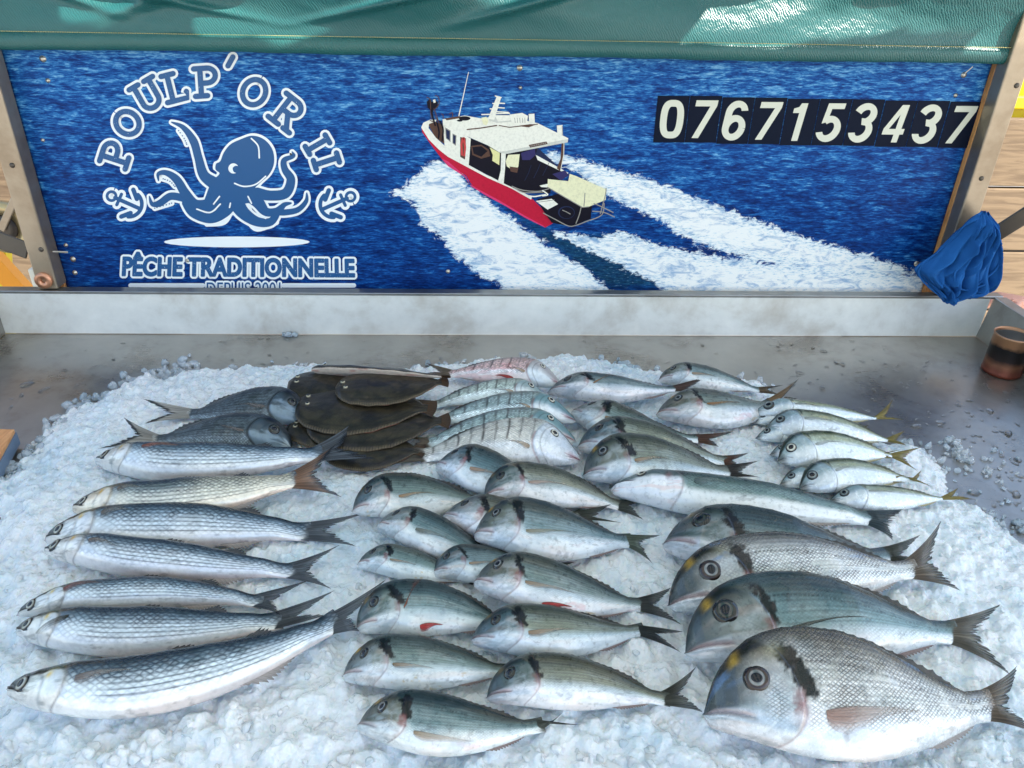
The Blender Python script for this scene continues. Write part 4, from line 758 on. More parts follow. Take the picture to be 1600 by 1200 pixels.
TAILC = {'bream': ((78, 82, 74), (24, 26, 26)), 'silver': ((128, 112, 96), (34, 32, 32)), 'mullet': ((96, 102, 108), (30, 36, 46)), 'bass': ((76, 90, 96), (26, 34, 40)), 'scad': ((168, 152, 92), (118, 100, 44)), 'marbre': ((120, 106, 88), (60, 44, 34)), 'dark': ((184, 178, 168), (10, 10, 14))}
ICEZ = .044
class Fish:
    def __init__(s, sp, H, T, b, hs, roll, lift, ltail, b2=0):
        s.p = PR[sp]; s.sp = sp; s.roll = math.radians(roll); s.b = b; s.hs = hs; s.b2 = b2
        s.zH = ICEZ + lift; s.zT = ICEZ + ltail
        zc = s.zH + .012; H3 = onz(*H, zc); 
        T3 = onz(*T, s.zT + .010); s.H = H3[:2]; s.T = T3[:2]; s.L = np.linalg.norm(s.T - s.H); t = (s.T - s.H) / s.L; s.t = t
        s.N = np.array([-t[1], t[0]]); s.hl = 1
        if s.N[1] < 0: s.N = -s.N; s.hl = -1
    def frame(s, u):
        bend = s.b * 4 * u * (1 - u) + s.b2 * np.sin(2 * np.pi * u)
        c = s.H + s.t * u[:, None] * s.L + s.N * (bend * s.L)[:, None]
        db = (s.b * 4 * (1 - 2 * u) + s.b2 * 2 * np.pi * np.cos(2 * np.pi * u)); T = s.t + s.N * db[:, None]; T /= np.linalg.norm(T, axis=1)[:, None]
        Nn = np.stack([-T[:, 1], T[:, 0]], 1) * s.hl
        hd = np.interp(u, s.p['u'], s.p['d']) * s.L * s.hs; hv = np.interp(u, s.p['u'], s.p['v']) * s.L * s.hs; w_ = (hd + hv) / 2 * s.p['k'] * (1 + .25 * G_(u - .2, .12)) / s.hs
        w_ = np.minimum(w_, .024) * (1 - .80 * sst(.86, 1.0, u))
        # smooth the profile
        ext = np.sqrt((.5 * (hd + hv) * math.sin(s.roll)) ** 2 + w_ ** 2)
        z = s.zH * (1 - u) + s.zT * u + ext * .80
        c3 = np.concatenate([c, z[:, None]], 1); Nd = np.concatenate([Nn * math.cos(s.roll), np.full((len(u), 1), math.sin(s.roll))], 1)
        Nt = np.concatenate([-Nn * math.sin(s.roll), np.full((len(u), 1), math.cos(s.roll))], 1)
        return c3, Nd, Nt, hd, hv, w_, T
    def surf(s, u, v, off=0):
        """point on the upper flank; u 1d, v in -1..1"""
        u = np.atleast_1d(np.asarray(u, float)); v = np.broadcast_to(np.asarray(v, float), u.shape)
        c, Nd, Nt, hd, hv, w_, T = s.frame(u); h = np.where(v > 0, hd, hv)
        return c + Nd * (h * v)[:, None] + Nt * (w_ * np.sqrt(np.clip(1 - np.abs(v) ** 2.1, 0, 1)) + off)[:, None]
    def fit(s, top, bot):
        for it in range(9):
            u = np.linspace(0, 1, 50); c, Nd, Nt, hd, hv, w_, T = s.frame(u); th = np.linspace(0, 2 * np.pi, 28)
            P = c[:, None] + Nd[:, None] * (np.where(np.cos(th) > 0, hd[:, None], hv[:, None]) * np.cos(th))[..., None] + Nt[:, None] * (w_[:, None] * np.sin(th))[..., None]
            q = proj(P); ti = q[..., 1].argmin(1); bi = q[..., 1].argmax(1); r = np.arange(50)
            def at(i, x): X = q[r, i, 0]; Y = q[r, i, 1]; o = np.argsort(X); return np.interp(x, X[o], Y[o])
            pl_ = np.linalg.norm(proj(np.append(s.H, .06)) - proj(np.append(s.T, .06)))
            et = at(ti, top[0]) - top[1]
            if bot: eb = at(bi, bot[0]) - bot[1]; cur = at(bi, top[0]) - at(ti, top[0]); s.hs = float(np.clip(s.hs * (1 + .8 * (et - eb) / max(cur, 10)), .68, 1.4)); e = (et + eb) / 2
            else: e = et
            ut = np.clip(abs(top[0] - q[0, 0, 0]) / max(abs(q[-1, 0, 0] - q[0, 0, 0]), 1), .1, .9)
            s.b = float(np.clip(s.b + e / pl_ * 1.1 / (4 * ut * (1 - ut)), -.2, .25))

FISHES = []
def fish(name, label, cat, group, sp, H, T, tips, top=None, bot=None, b=0.0, hs=1.0, roll=20, lift=0.0, ltail=0.0, seed=0, tone=1.0, pect=None, dors=1.0, b2=0, tailcol=None, pelv=None, notch=.42, anal=True, fade=1):
    f = Fish(sp, H, T, b, hs, roll, lift, ltail, b2)
    if top: f.fit(top, bot)
    FISHES.append((f, label))
    root = tag(empty(name, (*((f.H + f.T) / 2), ICEZ)), label, cat, group)
    p = f.p; n = 190; u1 = np.linspace(0, 1, n) ** 1.25
    a = np.concatenate([np.linspace(0, np.pi, 76), np.linspace(np.pi, 2 * np.pi, 22)[1:-1]]); m = len(a)
    c, Nd, Nt, hd, hv, w_, T3 = f.frame(u1)
    # round the snout
    rs = np.sqrt(np.clip(u1 / .012, 0, 1)) * .7 + .3
    cosa = np.cos(a); sina = np.sin(a); v = np.sign(cosa) * np.abs(cosa) ** 1.0
    hh = np.where(v[None] > 0, hd[:, None], hv[:, None]) * rs[:, None]
    UU, VV = np.meshgrid(u1, v, indexing='ij')
    sn = np.sign(sina) * np.clip(1 - np.abs(v) ** 2.1, 0, 1) ** .5
    up = (sina > 0)[None] * np.ones((n, 1))
    uo = p['op'] - .05 * ((VV + .1) / .75) ** 2
    D = .008 * sst(-.09, -.004, UU - uo) * sst(.006, -.001, UU - uo) * sst(.95, .5, np.abs(VV))
    D = D + .0035 * sst(-.05, -.002, UU - uo + .075) * sst(.004, 0, UU - uo + .075) * sst(.8, .3, np.abs(VV))
    mv = {'bream': -.33, 'silver': -.33, 'dark': -.3, 'mullet': -.16, 'bass': .28, 'scad': -.1, 'marbre': -.22}[sp]
    ms_ = 2.5 if sp in ('bream', 'silver', 'dark') else 3.0; ml = .14 if ms_ < 3 else .10
    if ms_ < 3: mv = -.12
    D = D - .0075 * G_(VV - mv + UU * ms_, .05) * sst(ml, ml - .03, UU) + .007 * G_(VV - mv + UU * ms_ - .17, .09) * sst(ml - .02, ml - .05, UU) + .007 * G_(VV - mv + UU * ms_ + .17, .09) * sst(ml - .02, ml - .05, UU)
    eu, ev, er = p['eye']; hde = np.interp(eu, p['u'], p['d']) * f.hs
    D = D - .006 * np.exp(-(((UU - eu) / er) ** 2 + ((VV - ev) * hde / er) ** 2) ** 2)
    D = D + .0045 * (fbm(UU * 8 + seed, VV * 1.6, seed) - .5) * sst(.2, .4, UU) + .0016 * (fbm(UU * 30, VV * 5 + seed, seed + 3) - .5)
    D = D * up * f.L
    P = c[:, None] + Nd[:, None] * (hh * v)[..., None] + Nt[:, None] * (w_[:, None] * rs[:, None] * sn[None] + D)[..., None]
    tv = np.random.default_rng(seed * 7 + len(FISHES)).uniform(.90, 1.10, 3) ** (np.array([1, .6, 1]) if sp in ('bream', 'dark') else np.array([.35, .25, .2])); 
    C, mask = paint('dark' if sp == 'dark' else sp, UU, VV, seed, tone)
    C = C * (tv.mean() * .6 + tv * .4); sc_ = sst(.66, .74, fbm(UU * 26 + seed, VV * 7, seed + 55)) * sst(.3, .35, UU); C = C * (1 - .30 * sc_[..., None]); mask = mask * (1 - .8 * sst(.60, .70, fbm(UU * 9 + seed, VV * 3, seed + 57))); C = np.clip(C, 0, .9)
    arcv = np.interp(v, np.linspace(-1, 1, 9), np.linspace(-1, 1, 9)) * 1.25
    s_ = f.L / p['sc'] ; uvx = UU * f.L / s_ * 1.0; uvy = arcv[None] * (np.where(v[None] > 0, hd[:, None], hv[:, None])) / s_ * 1.15
    uv = np.stack([uvx * np.ones_like(uvy), uvy], -1)
    q = gridquads(n, m, True, f.hl > 0)
    Vv = P.reshape(-1, 3); col = np.concatenate([C, mask[..., None]], -1).reshape(-1, 4); uvf = uv.reshape(-1, 2)
    # caps as degenerate centre fans
    c0 = c[0] - np.append(T3[0], 0) * .002; Vv = np.vstack([Vv, c0, c[-1]]); col = np.vstack([col, col[:m].mean(0), col[-m:].mean(0)]); uvf = np.vstack([uvf, uvf[0], uvf[-1]])
    k0 = n * m; j = np.arange(m); j2 = (j + 1) % m
    tri = np.concatenate([np.stack([np.full(m, k0), j, j2], 1), np.stack([np.full(m, k0 + 1), (n - 1) * m + j2, (n - 1) * m + j], 1)]); tri = tri[:, ::-1] if f.hl > 0 else tri
    allq = np.concatenate([q, np.concatenate([tri, tri[:, 2:3]], 1)[:, :4]]) if False else q
    me = bpy.data.meshes.new('body'); me.vertices.add(len(Vv)); me.vertices.foreach_set('co', Vv.astype(np.float32).ravel())
    lv = np.concatenate([q.ravel(), tri.ravel()]).astype(np.int32); ls = np.concatenate([np.arange(len(q)) * 4, len(q) * 4 + np.arange(len(tri)) * 3]).astype(np.int32)
    me.loops.add(len(lv)); me.loops.foreach_set('vertex_index', lv); me.polygons.add(len(ls)); me.polygons.foreach_set('loop_start', ls); me.update(calc_edges=True)
    me.polygons.foreach_set('use_smooth', np.ones(len(ls), bool))
    me.color_attributes.new('Col', 'FLOAT_COLOR', 'POINT').data.foreach_set('color', col.astype(np.float32).ravel())
    me.uv_layers.new(name='UVMap').data.foreach_set('uv', uvf.astype(np.float32)[lv].ravel())
    me.materials.append(SK[{'marbre': 'silver' if tone == 0 else 'dark'}.get(sp, sp)]); bo = bpy.data.objects.new('body', me); COL.objects.link(bo); link(bo, root)
    # ---- eye
    i = np.abs(u1 - eu).argmin(); ep = f.surf([eu], ev)[0]; e2 = f.surf([eu + .02], ev)[0] - f.surf([eu - .02], ev)[0]; e3 = f.surf([eu], ev + .08)[0] - f.surf([eu], ev - .08)[0]
    en = _n(np.cross(e2, e3)) * (1 if np.cross(e2, e3)[2] > 0 else -1); ex = _n(e2); ey = np.cross(en, ex); R0 = er * f.L * (1.02 if sp == 'silver' else .94 + .14 * ((seed * 3) % 5) / 4)
    prof = [(1.25, -.20), (1.12, .02), (1.0, .12), (.97, .20), (.8, .26), (.62, .30), (.55, .30), (.25, .33), (.0, .34)]
    iris = (rgb(196, 192, 176), rgb(150, 150, 140), rgb(112, 110, 104), rgb(70, 66, 62))[(3 if sp == 'dark' else seed % 3 if sp == 'bream' else 1 if sp == 'mullet' else 0)]
    cols = [rgb(60, 66, 68), rgb(34, 34, 36), rgb(40, 38, 38), rgb(92, 82, 72), iris, iris * 1.15, iris * .6, rgb(20, 20, 26), rgb(20, 20, 26)]
    if sp in ('bream', 'silver', 'dark'):
        prof = [(1.25, -.20), (1.12, .02), (1.0, .12), (.92, .22), (.76, .27), (.66, .30), (.50, .32), (.25, .33), (.0, .34)]
        k_ = rgb(52, 40, 36) if sp == 'silver' else rgb(34, 34, 32); iris = rgb(128, 130, 130) if (sp == 'silver' or seed % 4 == 1) else rgb(62, 66, 62)
        cols = [rgb(60, 66, 68), rgb(26, 24, 24), k_, k_ * 1.2, k_, iris, iris * .8, rgb(20, 20, 26), rgb(20, 20, 26)]
    if sp == 'scad' and seed != 6: cols[4:6] = [rgb(104, 112, 112), rgb(130, 138, 136)]; cols[3] = rgb(50, 54, 54)
    V = []; K = []; ns = 26
    for (r_, h_), cl in zip(prof, cols):
        for k in range(ns): aa = 2 * np.pi * k / ns; V.append(ep + (ex * math.cos(aa) + ey * math.sin(aa)) * r_ * R0 + en * (h_ * R0 * .8 - .10 * R0)); K.append(cl * (.78 + .3 * math.sin(aa * 2 + seed) ** 2 + .22 * math.cos(aa - 1.9 - seed * .4)))  # tone varies round the eye: glassy gradient and lid shading painted in
    fl = np.dot(np.cross(ex, ey), en) > 0
    eo = mesh('eye', V, None, EYE, root, True, quads=gridquads(len(prof), ns, True, fl), col=np.array(K))
    V = []
    for r_, h_ in [(.56, .26), (.54, .34), (.40, .39), (.2, .42), (0, .43)]:
        for k in range(ns): aa = 2 * np.pi * k / ns; V.append(ep + (ex * math.cos(aa) + ey * math.sin(aa)) * r_ * R0 * (.95 if sp not in ('bream', 'silver', 'dark') else .86) * (1 + .10 * math.cos(2 * aa + seed)) + en * (h_ * R0 * .8 - .10 * R0))
    mesh('pupil', V, None, PUP, eo, True, quads=gridquads(5, ns, True, fl))
    # ---- tail fin
    tc, te = TAILC[sp]; tc = lin(tc if tailcol is None else tailcol); te = lin(te)
    zt = f.zT + .009; P1 = onz(*tips[0], zt + .004); P2 = onz(*tips[1], zt)
    f.tailpts = [(f.frame(np.array([.97]))[0][0], (P1, P2))]
    cb, Ndb, Ntb, hb, vb, wb, Tb = f.frame(np.array([.95])); cb = cb[0]; A0 = cb + Ndb[0] * hb[0] * .95; A1 = cb - Ndb[0] * vb[0] * .95
    mid = (P1 + P2) / 2; fork = cb + (mid - cb) * notch + np.append(f.t, 0) * np.linalg.norm(P1 - P2) * .06
    nt_, nr_ = 96, 26; tt = np.linspace(0, 1, nt_); rr = np.linspace(0, 1, nr_)
    e = np.where(tt[:, None] < .5, P1 + (fork - P1) * (tt[:, None] * 2) ** .85, P2 + (fork - P2) * ((1 - tt[:, None]) * 2) ** .85)
    rg = np.random.default_rng(seed + 91); jag = 1 - np.repeat(rg.random(nt_ // 2 + 1) ** 1.5, 2)[:nt_] * .26 * np.sin(np.pi * tt) - rg.random(nt_) * .05
    A = A0 + (A1 - A0) * tt[:, None]
    R3 = rr[None, :, None] * jag[:, None, None]
    ctrl = A + (e - A) * .5 + (cb + np.append(f.t, 0) * np.linalg.norm(mid - cb) * .5 - (A + e) / 2) * .25
    Pt = (1 - R3) ** 2 * A[:, None] + 2 * R3 * (1 - R3) * ctrl[:, None] + R3 ** 2 * e[:, None]
    ray_ = np.cos(tt * np.pi * 36)
    Pt[..., 2] = Pt[..., 2] + .0011 * ray_[:, None] * np.sin(np.pi * rr)[None] + .004 * np.sin(tt * 7 + seed)[:, None] * rr[None] * (1 - .5 * rr[None])
    nz_ = fbm(tt[:, None] * 10 + seed, rr[None] * 2.0 + tt[:, None] * 0, seed + 5)
    dkn = np.clip(sst(.66, 1.0, rr)[None] * (1.0 if sp in ('dark', 'silver', 'mullet') else .9) + .35 * (nz_ - .5) + .45 * np.clip(ray_, 0, 1)[:, None] * .5 + .25 * (1 - np.sin(np.pi * tt))[:, None], 0, 1)
    if sp == 'dark': dkn = np.clip(sst(.70, .86, rr)[None] + .18 * (nz_ - .5) + .15 * np.clip(ray_, 0, 1)[:, None], 0, 1)
    cT = mixc(np.ones((nt_, nr_, 1)) * tc, te, dkn * np.ones((nt_, nr_))); cT = cT * (.62 + .75 * np.repeat(rg.random(nt_ // 2 + 1), 2)[:nt_])[:, None, None] * (1 - .35 * np.clip(np.cos(tt * np.pi * 60), 0, 1))[:, None, None]; base = mixc(cT, C[-3, 20] * np.ones((nt_, nr_, 3)) * .8, sst(.22, 0, rr)[None] * np.ones((nt_, 1)) * .8)
    al = 1 - .30 * sst(.3, .7, rr)[None] * (.5 - .5 * ray_[:, None]) * (0.4 if sp in ('dark',) else 1)
    uvT = np.stack(np.broadcast_arrays(tt[:, None] * 14, rr[None]), -1)
    mesh('tail_fin', Pt.reshape(-1, 3), None, FIN, root, True, quads=gridquads(nt_, nr_, False, f.hl < 0), col=np.concatenate([base, al[..., None] * np.ones((nt_, nr_, 1))], -1).reshape(-1, 4), uv=uvT)
    # ---- dorsal and anal fins
    def strip(nm, u0, u1_, vs, hts, colr, spiky, out=1.0, lean=.5, thick=.0):
        nn = 84; uu = np.linspace(u0, u1_, nn); cc_, Nd_, Nt_, hd_, hv_, ww, TT_ = f.frame(uu); sgn = 1 if vs > 0 else -1
        rt_ = cc_ + Nd_ * (np.where(sgn > 0, hd_, hv_) * sgn * .965)[:, None] + Nt_ * (ww * .10)[:, None]
        h_ = np.interp(np.linspace(0, 1, nn), np.linspace(0, 1, len(hts)), hts) * f.L
        sp_ = np.abs(((np.arange(nn) % spiky) / spiky) - .5) * 2; h_ = h_ * (1 - .38 * (1 - sp_)) * (1 + .15 * (rg.random(nn) - .5))
        Tn = np.concatenate([TT_, np.zeros((nn, 1))], 1); k = np.linspace(0, 1, 6)
        Pp = rt_[:, None] + (Nd_ * sgn * .8 + Tn * lean + Nt_ * .10)[:, None] * (h_[:, None] * k[None])[..., None]
        Pp[..., 2] -= .3 * h_[:, None] * k[None] ** 2
        cl = mixc(np.ones((nn, 6, 1)) * lin(colr), lin(colr) * .35, (k[None] * .6 + .4 * (sp_[:, None] > .7)) * np.ones((nn, 6)))
        mesh(nm, Pp.reshape(-1, 3), None, FIN, root, True, quads=gridquads(nn, 6, False, (f.hl < 0) ^ (sgn < 0)), col=np.concatenate([cl, np.full((nn, 6, 1), .93)], -1).reshape(-1, 4), uv=np.stack(np.broadcast_arrays(uu[:, None] * 20, k[None]), -1))
    if sp in ('mullet',):
        strip('dorsal_fin', .44, .56, 1, [.0, .022, .02, .006], (70, 66, 62), 14, lean=1.2); strip('dorsal_fin', .70, .80, 1, [.0, .034, .022, .004], (74, 76, 80), 14, lean=1.3)
    elif dors: strip('dorsal_fin', .30, .86, 1, list(np.array([.002, .012, .012, .010, .012, .020, .026, .006]) * dors), {'scad': (96, 98, 70), 'bass': (64, 76, 74), 'dark': (60, 62, 64)}.get(sp, (66, 62, 58)), 5, lean=.9)
    if anal: strip('anal_fin', .66, .88, -1, [.002, .022, .018, .014, .004] if sp != 'mullet' else [.002, .035, .02, .004, .0], {'scad': (190, 176, 130), 'bream': (150, 128, 122), 'dark': (40, 40, 44)}.get(sp, (170, 160, 154)), 6, lean=1.1)
    # ---- pectoral fin
    def leaf(nm, u0, v0, u1_, v1_, wd, colr, tipc, sweep=0, a0=.86, a1=.2, off=.0018):
        nl, nw = 30, 22; s = np.linspace(0, 1, nl); ww = np.linspace(-1, 1, nw)
        prof_ = np.interp(s, [0, .08, .25, .5, .8, 1], [.42, .75, .95, .68, .24, .02]) * wd
        Pp = np.zeros((nl, nw, 3))
        for k in range(nw):
            q_ = (ww[k] + 1) / 2; uu = u0 + (u1_ - u0) * s * (1 - .30 * q_ ** 1.5); vvv = v0 + (v1_ - v0) * s + (.35 - q_ * 1.9) * prof_ + sweep * s ** 2
            lo = f.surf(uu, np.clip(vvv, -.97, .97), 0) ; lo += (np.array([0, 0, 1.]) * (off + .006 * np.sin(np.pi * s * .8) + .0005 * np.cos(ww[k] * 26))[:, None]) * (f.L / .3); Pp[:, k] = lo
        ry = .5 + .5 * np.cos(ww * 26); cl = mixc(np.ones((nl, nw, 1)) * lin(colr), lin(tipc), (s[:, None] * .9) * np.ones((nl, nw))); cl = cl * (1 - .45 * ry[None, :, None] * (1 - .3 * s[:, None, None])); cl = mixc(cl, lin((40, 32, 30)), .8 * sst(-.82, -1, ww)[None] * np.ones((nl, nw)))
        al = (a0 + (a1 - a0) * s[:, None]) * (1 - .18 * (1 - ry[None])) * (1 - .65 * sst(-.2, 1, ww)[None])
        uvp = np.stack(np.broadcast_arrays(ww[None] * 2.6, s[:, None]), -1)
        mesh(nm, Pp.reshape(-1, 3), None, FIN, root, True, quads=gridquads(nl, nw, False, f.hl < 0), col=np.concatenate([cl, al[..., None]], -1).reshape(-1, 4), uv=uvp)
    pd = {'bream': (.30, -.20, .60, -.22, .17, (196, 160, 120), (190, 180, 168)), 'silver': (.33, -.26, .70, -.26, .30, (196, 148, 128), (214, 204, 196)), 'dark': (.31, -.25, .58, -.2, .16, (150, 136, 126), (120, 120, 120)), 'mullet': (.235, .30, .40, .25, .28, (120, 104, 88), (170, 170, 166)), 'bass': (.30, .10, .43, .0, .28, (120, 134, 132), (160, 172, 172)), 'scad': (.27, .0, .50, -.05, .14, (190, 196, 186), (214, 216, 206)), 'marbre': (.31, -.35, .46, -.28, .2, (206, 170, 130), (214, 200, 180))}[sp]
    if pect: pd = tuple(pect) + pd[len(pect):]
    if pect is None: r7 = np.random.default_rng(seed * 13 + 5); pd = (pd[0], pd[1] + r7.uniform(-.08, .05), pd[2] - r7.uniform(0, .08), pd[3] + r7.uniform(-.18, .16), pd[4] * r7.uniform(.7, 1.1)) + pd[5:]
    if pect is not False: leaf('pectoral_fin', *pd)
    if pelv: leaf('pelvic_fin', .40, -.80, .56, -.80, .16, pelv, pelv, 0, 1, .9, .003)
    return root
MU = 'mullets lying on the ice'; BRG = 'sea breams lying on the ice'
def mul(label, *a, **k): return fish('mullet', label, 'fish', 'grey mullets in the left column', 'mullet', *a, **k)
mul('blue grey mullet with pink snout, uppermost of the left column, directly below the dark breams', (149, 713), (505, 702), [(562, 652), (592, 716)], (330, 691), (250, 753), seed=3, tone=1.05, pect=(.26, .28, .44, .22, .2, (176, 96, 70), (190, 150, 130)), ltail=.02, anal=False)
mul('cream and silver mullet whose brown tail crosses the blue tail above it', (112, 786), (466, 742), [(528, 690), (537, 778)], (300, 745), (380, 790), seed=12, tone=1.15, tailcol=(150, 112, 86), ltail=.018, lift=.004)
mul('striped silver mullet with a dark tail, third fish down of the left column', (68, 836), (484, 826), [(574, 798), (562, 854)], (250, 785), (300, 858), seed=5, tone=1.05)
mul('mullet with its snout directly under the snout of the striped one above, dark tail tips', (68, 853), (465, 886), [(532, 850), (520, 922)], (250, 842), (250, 906), seed=6, tone=.95, pect=(.235, .1, .36, -.15, .2, (150, 124, 104), (170, 170, 160)))
mul('slim mullet with a reddish pectoral fin, lying between two bigger mullets at left', (24, 952), (410, 934), [(488, 906), (440, 965)], (190, 902), (200, 955), seed=7, pect=(.2, .15, .36, .15, .3, (150, 84, 70), (160, 130, 120)))
mul('dark backed mullet with a pointed fin hanging forward over its white belly', (23, 976), (440, 962), [(528, 922), (520, 962)], (200, 948), (180, 1026), seed=8, tone=.85, pect=(.25, .2, .14, -.75, .18, (70, 64, 54), (120, 116, 96)))
mul('largest mullet, curved and pale bellied, lowest of the left column', (9, 1069), (530, 960), [(606, 904), (562, 986)], (300, 1010), (250, 1115), seed=9, tone=.8, pect=(.24, .05, .40, .1, .24, (150, 130, 120), (190, 180, 170)), lift=.006, ltail=.012)

def drk(label, *a, **k): return fish('black_bream', label, 'fish', 'dark grey breams at the upper left', 'dark', *a, **k)
drk('dark grey bream facing right at the upper left corner of the ice, rearmost fish there', (481, 648), (290, 641), [(222, 624), (222, 664)], (385, 609), (400, 668), seed=2, dors=1.6, roll=24, lift=.006)
drk('dark bream facing right with a wide black edged tail, just above the blue grey mullet', (455, 694), (236, 681), [(192, 650), (150, 700)], (350, 648), (340, 702), seed=4, dors=1.6, roll=24)

# flatfish
def sole(label, H, T, wpx, lift, seed, white=False, tilt=0, side=1):
    z = ICEZ + lift; A = onz(*H, z); B = onz(*T, z); L = np.linalg.norm(B - A); t = (B - A) / L; N = np.array([-t[1], t[0], 0]); mid = (A + B) / 2
    pc_ = proj(mid); up_ = onz(pc_[0], pc_[1] - wpx / 2, z); W = abs((up_ - mid) @ N) / (L) 
    root = tag(empty('flatfish', mid), label, 'fish', 'brown flatfish in a heap')
    ca, sa = math.cos(math.radians(tilt)), math.sin(math.radians(tilt)); Nn = N * ca + np.array([0, 0, 1]) * sa; Zt = np.array([0, 0, 1]) * ca - N * sa
    n, m = 120, 60; u = np.linspace(0, 1, n); v = np.linspace(-1, 1, m); UU, VV = np.meshgrid(u, v, indexing='ij')
    half = np.interp(u, [0, .02, .06, .14, .3, .48, .64, .8, .9, .95, 1], [.10, .34, .56, .78, .96, 1, .88, .58, .3, .16, .13]) * W * L
    th = .016 * np.interp(u, [0, .05, .3, .7, 1], [.3, .75, 1, .6, .15]) * (1 - np.abs(v[None]).T.T ** 2.2).T[:, None].T if False else .0115 * np.interp(u, [0, .05, .3, .7, 1], [.3, .75, 1, .6, .15])[:, None] * (1 - np.abs(v[None]) ** 2.4)
    bend = .03 * np.sin(u * 3.1 + seed) * L
    def place(U, S, h): return A + t * (U * L)[..., None] + Nn * (S + np.interp(U, u, bend) * .6)[..., None] + Zt * h[..., None]
    wav = .0004 * np.sin(UU * 40 + seed) * np.abs(VV) ** 6
    top_ = place(UU, VV * half[:, None], th + .004 + .0015 * (fbm(UU * 10, VV * 4, seed) - .5) + wav); bo_ = place(UU, VV * half[:, None], -th * .5 + .002 + wav)
    ns = fbm(UU * 14 + seed, VV * 5, seed, 5); C = mixc(np.ones((n, m, 1)) * rgb(38, 33, 27), rgb(62, 54, 40), sst(.3, .7, ns)); C = mixc(C, rgb(36, 30, 25), .35 * sst(.55, .72, fbm(UU * 7, VV * 3 + 4, seed + 4)))
    C = mixc(C, rgb(128, 110, 84), .55 * sst(.90, .95, np.abs(VV)) * (.5 + .5 * np.cos(UU * 300))); C = mixc(C, rgb(28, 22, 18), .6 * G_(np.abs(VV) - .8, .03)); C = mixc(C, rgb(60, 52, 40), .5 * G_(VV - .02, .02))
    mk = np.ones((n, m)) * .7; Cb = np.ones((n, m, 3)) * (rgb(206, 190, 176) if white else rgb(90, 76, 60)); Cb = mixc(Cb, rgb(170, 90, 80), .5 * sst(.5, .7, fbm(UU * 9, VV * 3, seed)))
    V = np.vstack([top_.reshape(-1, 3), bo_.reshape(-1, 3)]); K = np.vstack([np.concatenate([C, mk[..., None]], -1).reshape(-1, 4), np.concatenate([Cb, 0 * mk[..., None]], -1).reshape(-1, 4)])
    q = gridquads(n, m, False, False); q2 = gridquads(n, m, False, True) + n * m
    i = np.arange(n - 1); e1 = np.stack([i * m, n * m + i * m, n * m + (i + 1) * m, (i + 1) * m], -1); e2 = np.stack([i * m + m - 1, (i + 1) * m + m - 1, n * m + (i + 1) * m + m - 1, n * m + i * m + m - 1], -1)
    uv = np.stack([UU * L / .004, VV * W * L / .004], -1).reshape(-1, 2)
    mesh('body', V, None, SK['sole'], root, True, quads=np.vstack([q, q2, e1, e2]), col=K, uv=np.vstack([uv, uv]))
    # tail
    nt_, nr_ = 40, 10; tt = np.linspace(-1, 1, nt_); rr = np.linspace(0, 1, nr_); TT, RR = np.meshgrid(tt, rr, indexing='ij')
    Pt = place(.96 + .11 * RR * (1 - .18 * TT ** 2), TT * (.13 + .22 * RR) * W * L * (.9), .004 + 0 * RR + .0006 * np.cos(TT * 40))
    ct_ = mixc(np.ones((nt_, nr_, 1)) * rgb(96, 70, 46), rgb(52, 38, 28), RR * .6 + .3 * (np.cos(TT * 60) > 0)); mesh('tail_fin', Pt.reshape(-1, 3), None, FIN, root, True, quads=gridquads(nt_, nr_), col=ct_.reshape(-1, 3), uv=np.stack([TT * 3, RR], -1))
    for (eu, ev) in ((.075, .22 * side), (.10, -.22 * side)):
        ep = place(np.array([eu]), np.array([ev * np.interp(eu, u, half)]), np.array([.0115 * .8 + .003]))[0]; V = []; K = []
        for r_, h_, cl in [(.0052, -.003, (50, 42, 34)), (.0042, .0014, (110, 100, 80)), (.0028, .0028, (190, 184, 160)), (.0024, .0029, (16, 14, 14)), (0, .0034, (16, 14, 14))]:
            for k in range(16): V.append(ep + [r_ * math.cos(k * math.pi / 8), r_ * math.sin(k * math.pi / 8), h_]); K.append(lin(cl))
        mesh('eye', V, None, EYE, root, True, quads=gridquads(5, 16, True, True), col=np.array(K))
sole('small dark flatfish poking out under the heap beside the dark bream', (450, 672), (600, 700), 48, .002, 1)
sole('lowest flatfish of the heap, below the crossing mullet tail', (505, 700), (655, 706), 66, .004, 2)
sole('brown flatfish with its head between two others, pointing at the dark bream snout', (480, 664), (690, 660), 78, .014, 3)
sole('big smooth brown flatfish in the middle of the heap with a pale eye', (466, 632), (668, 642), 80, .024, 4)
sole('brown flatfish whose rusty head is highest at the left end of the heap', (453, 600), (610, 612), 54, .026, 5)
sole('oval flatfish with a light rim and orange brown tail lying on top of the heap', (524, 612), (690, 600), 56, .040, 6)
sole('flatfish tilted on edge at the rear of the heap, its white underside showing', (486, 580), (690, 592), 22, .046, 7, True, -48)

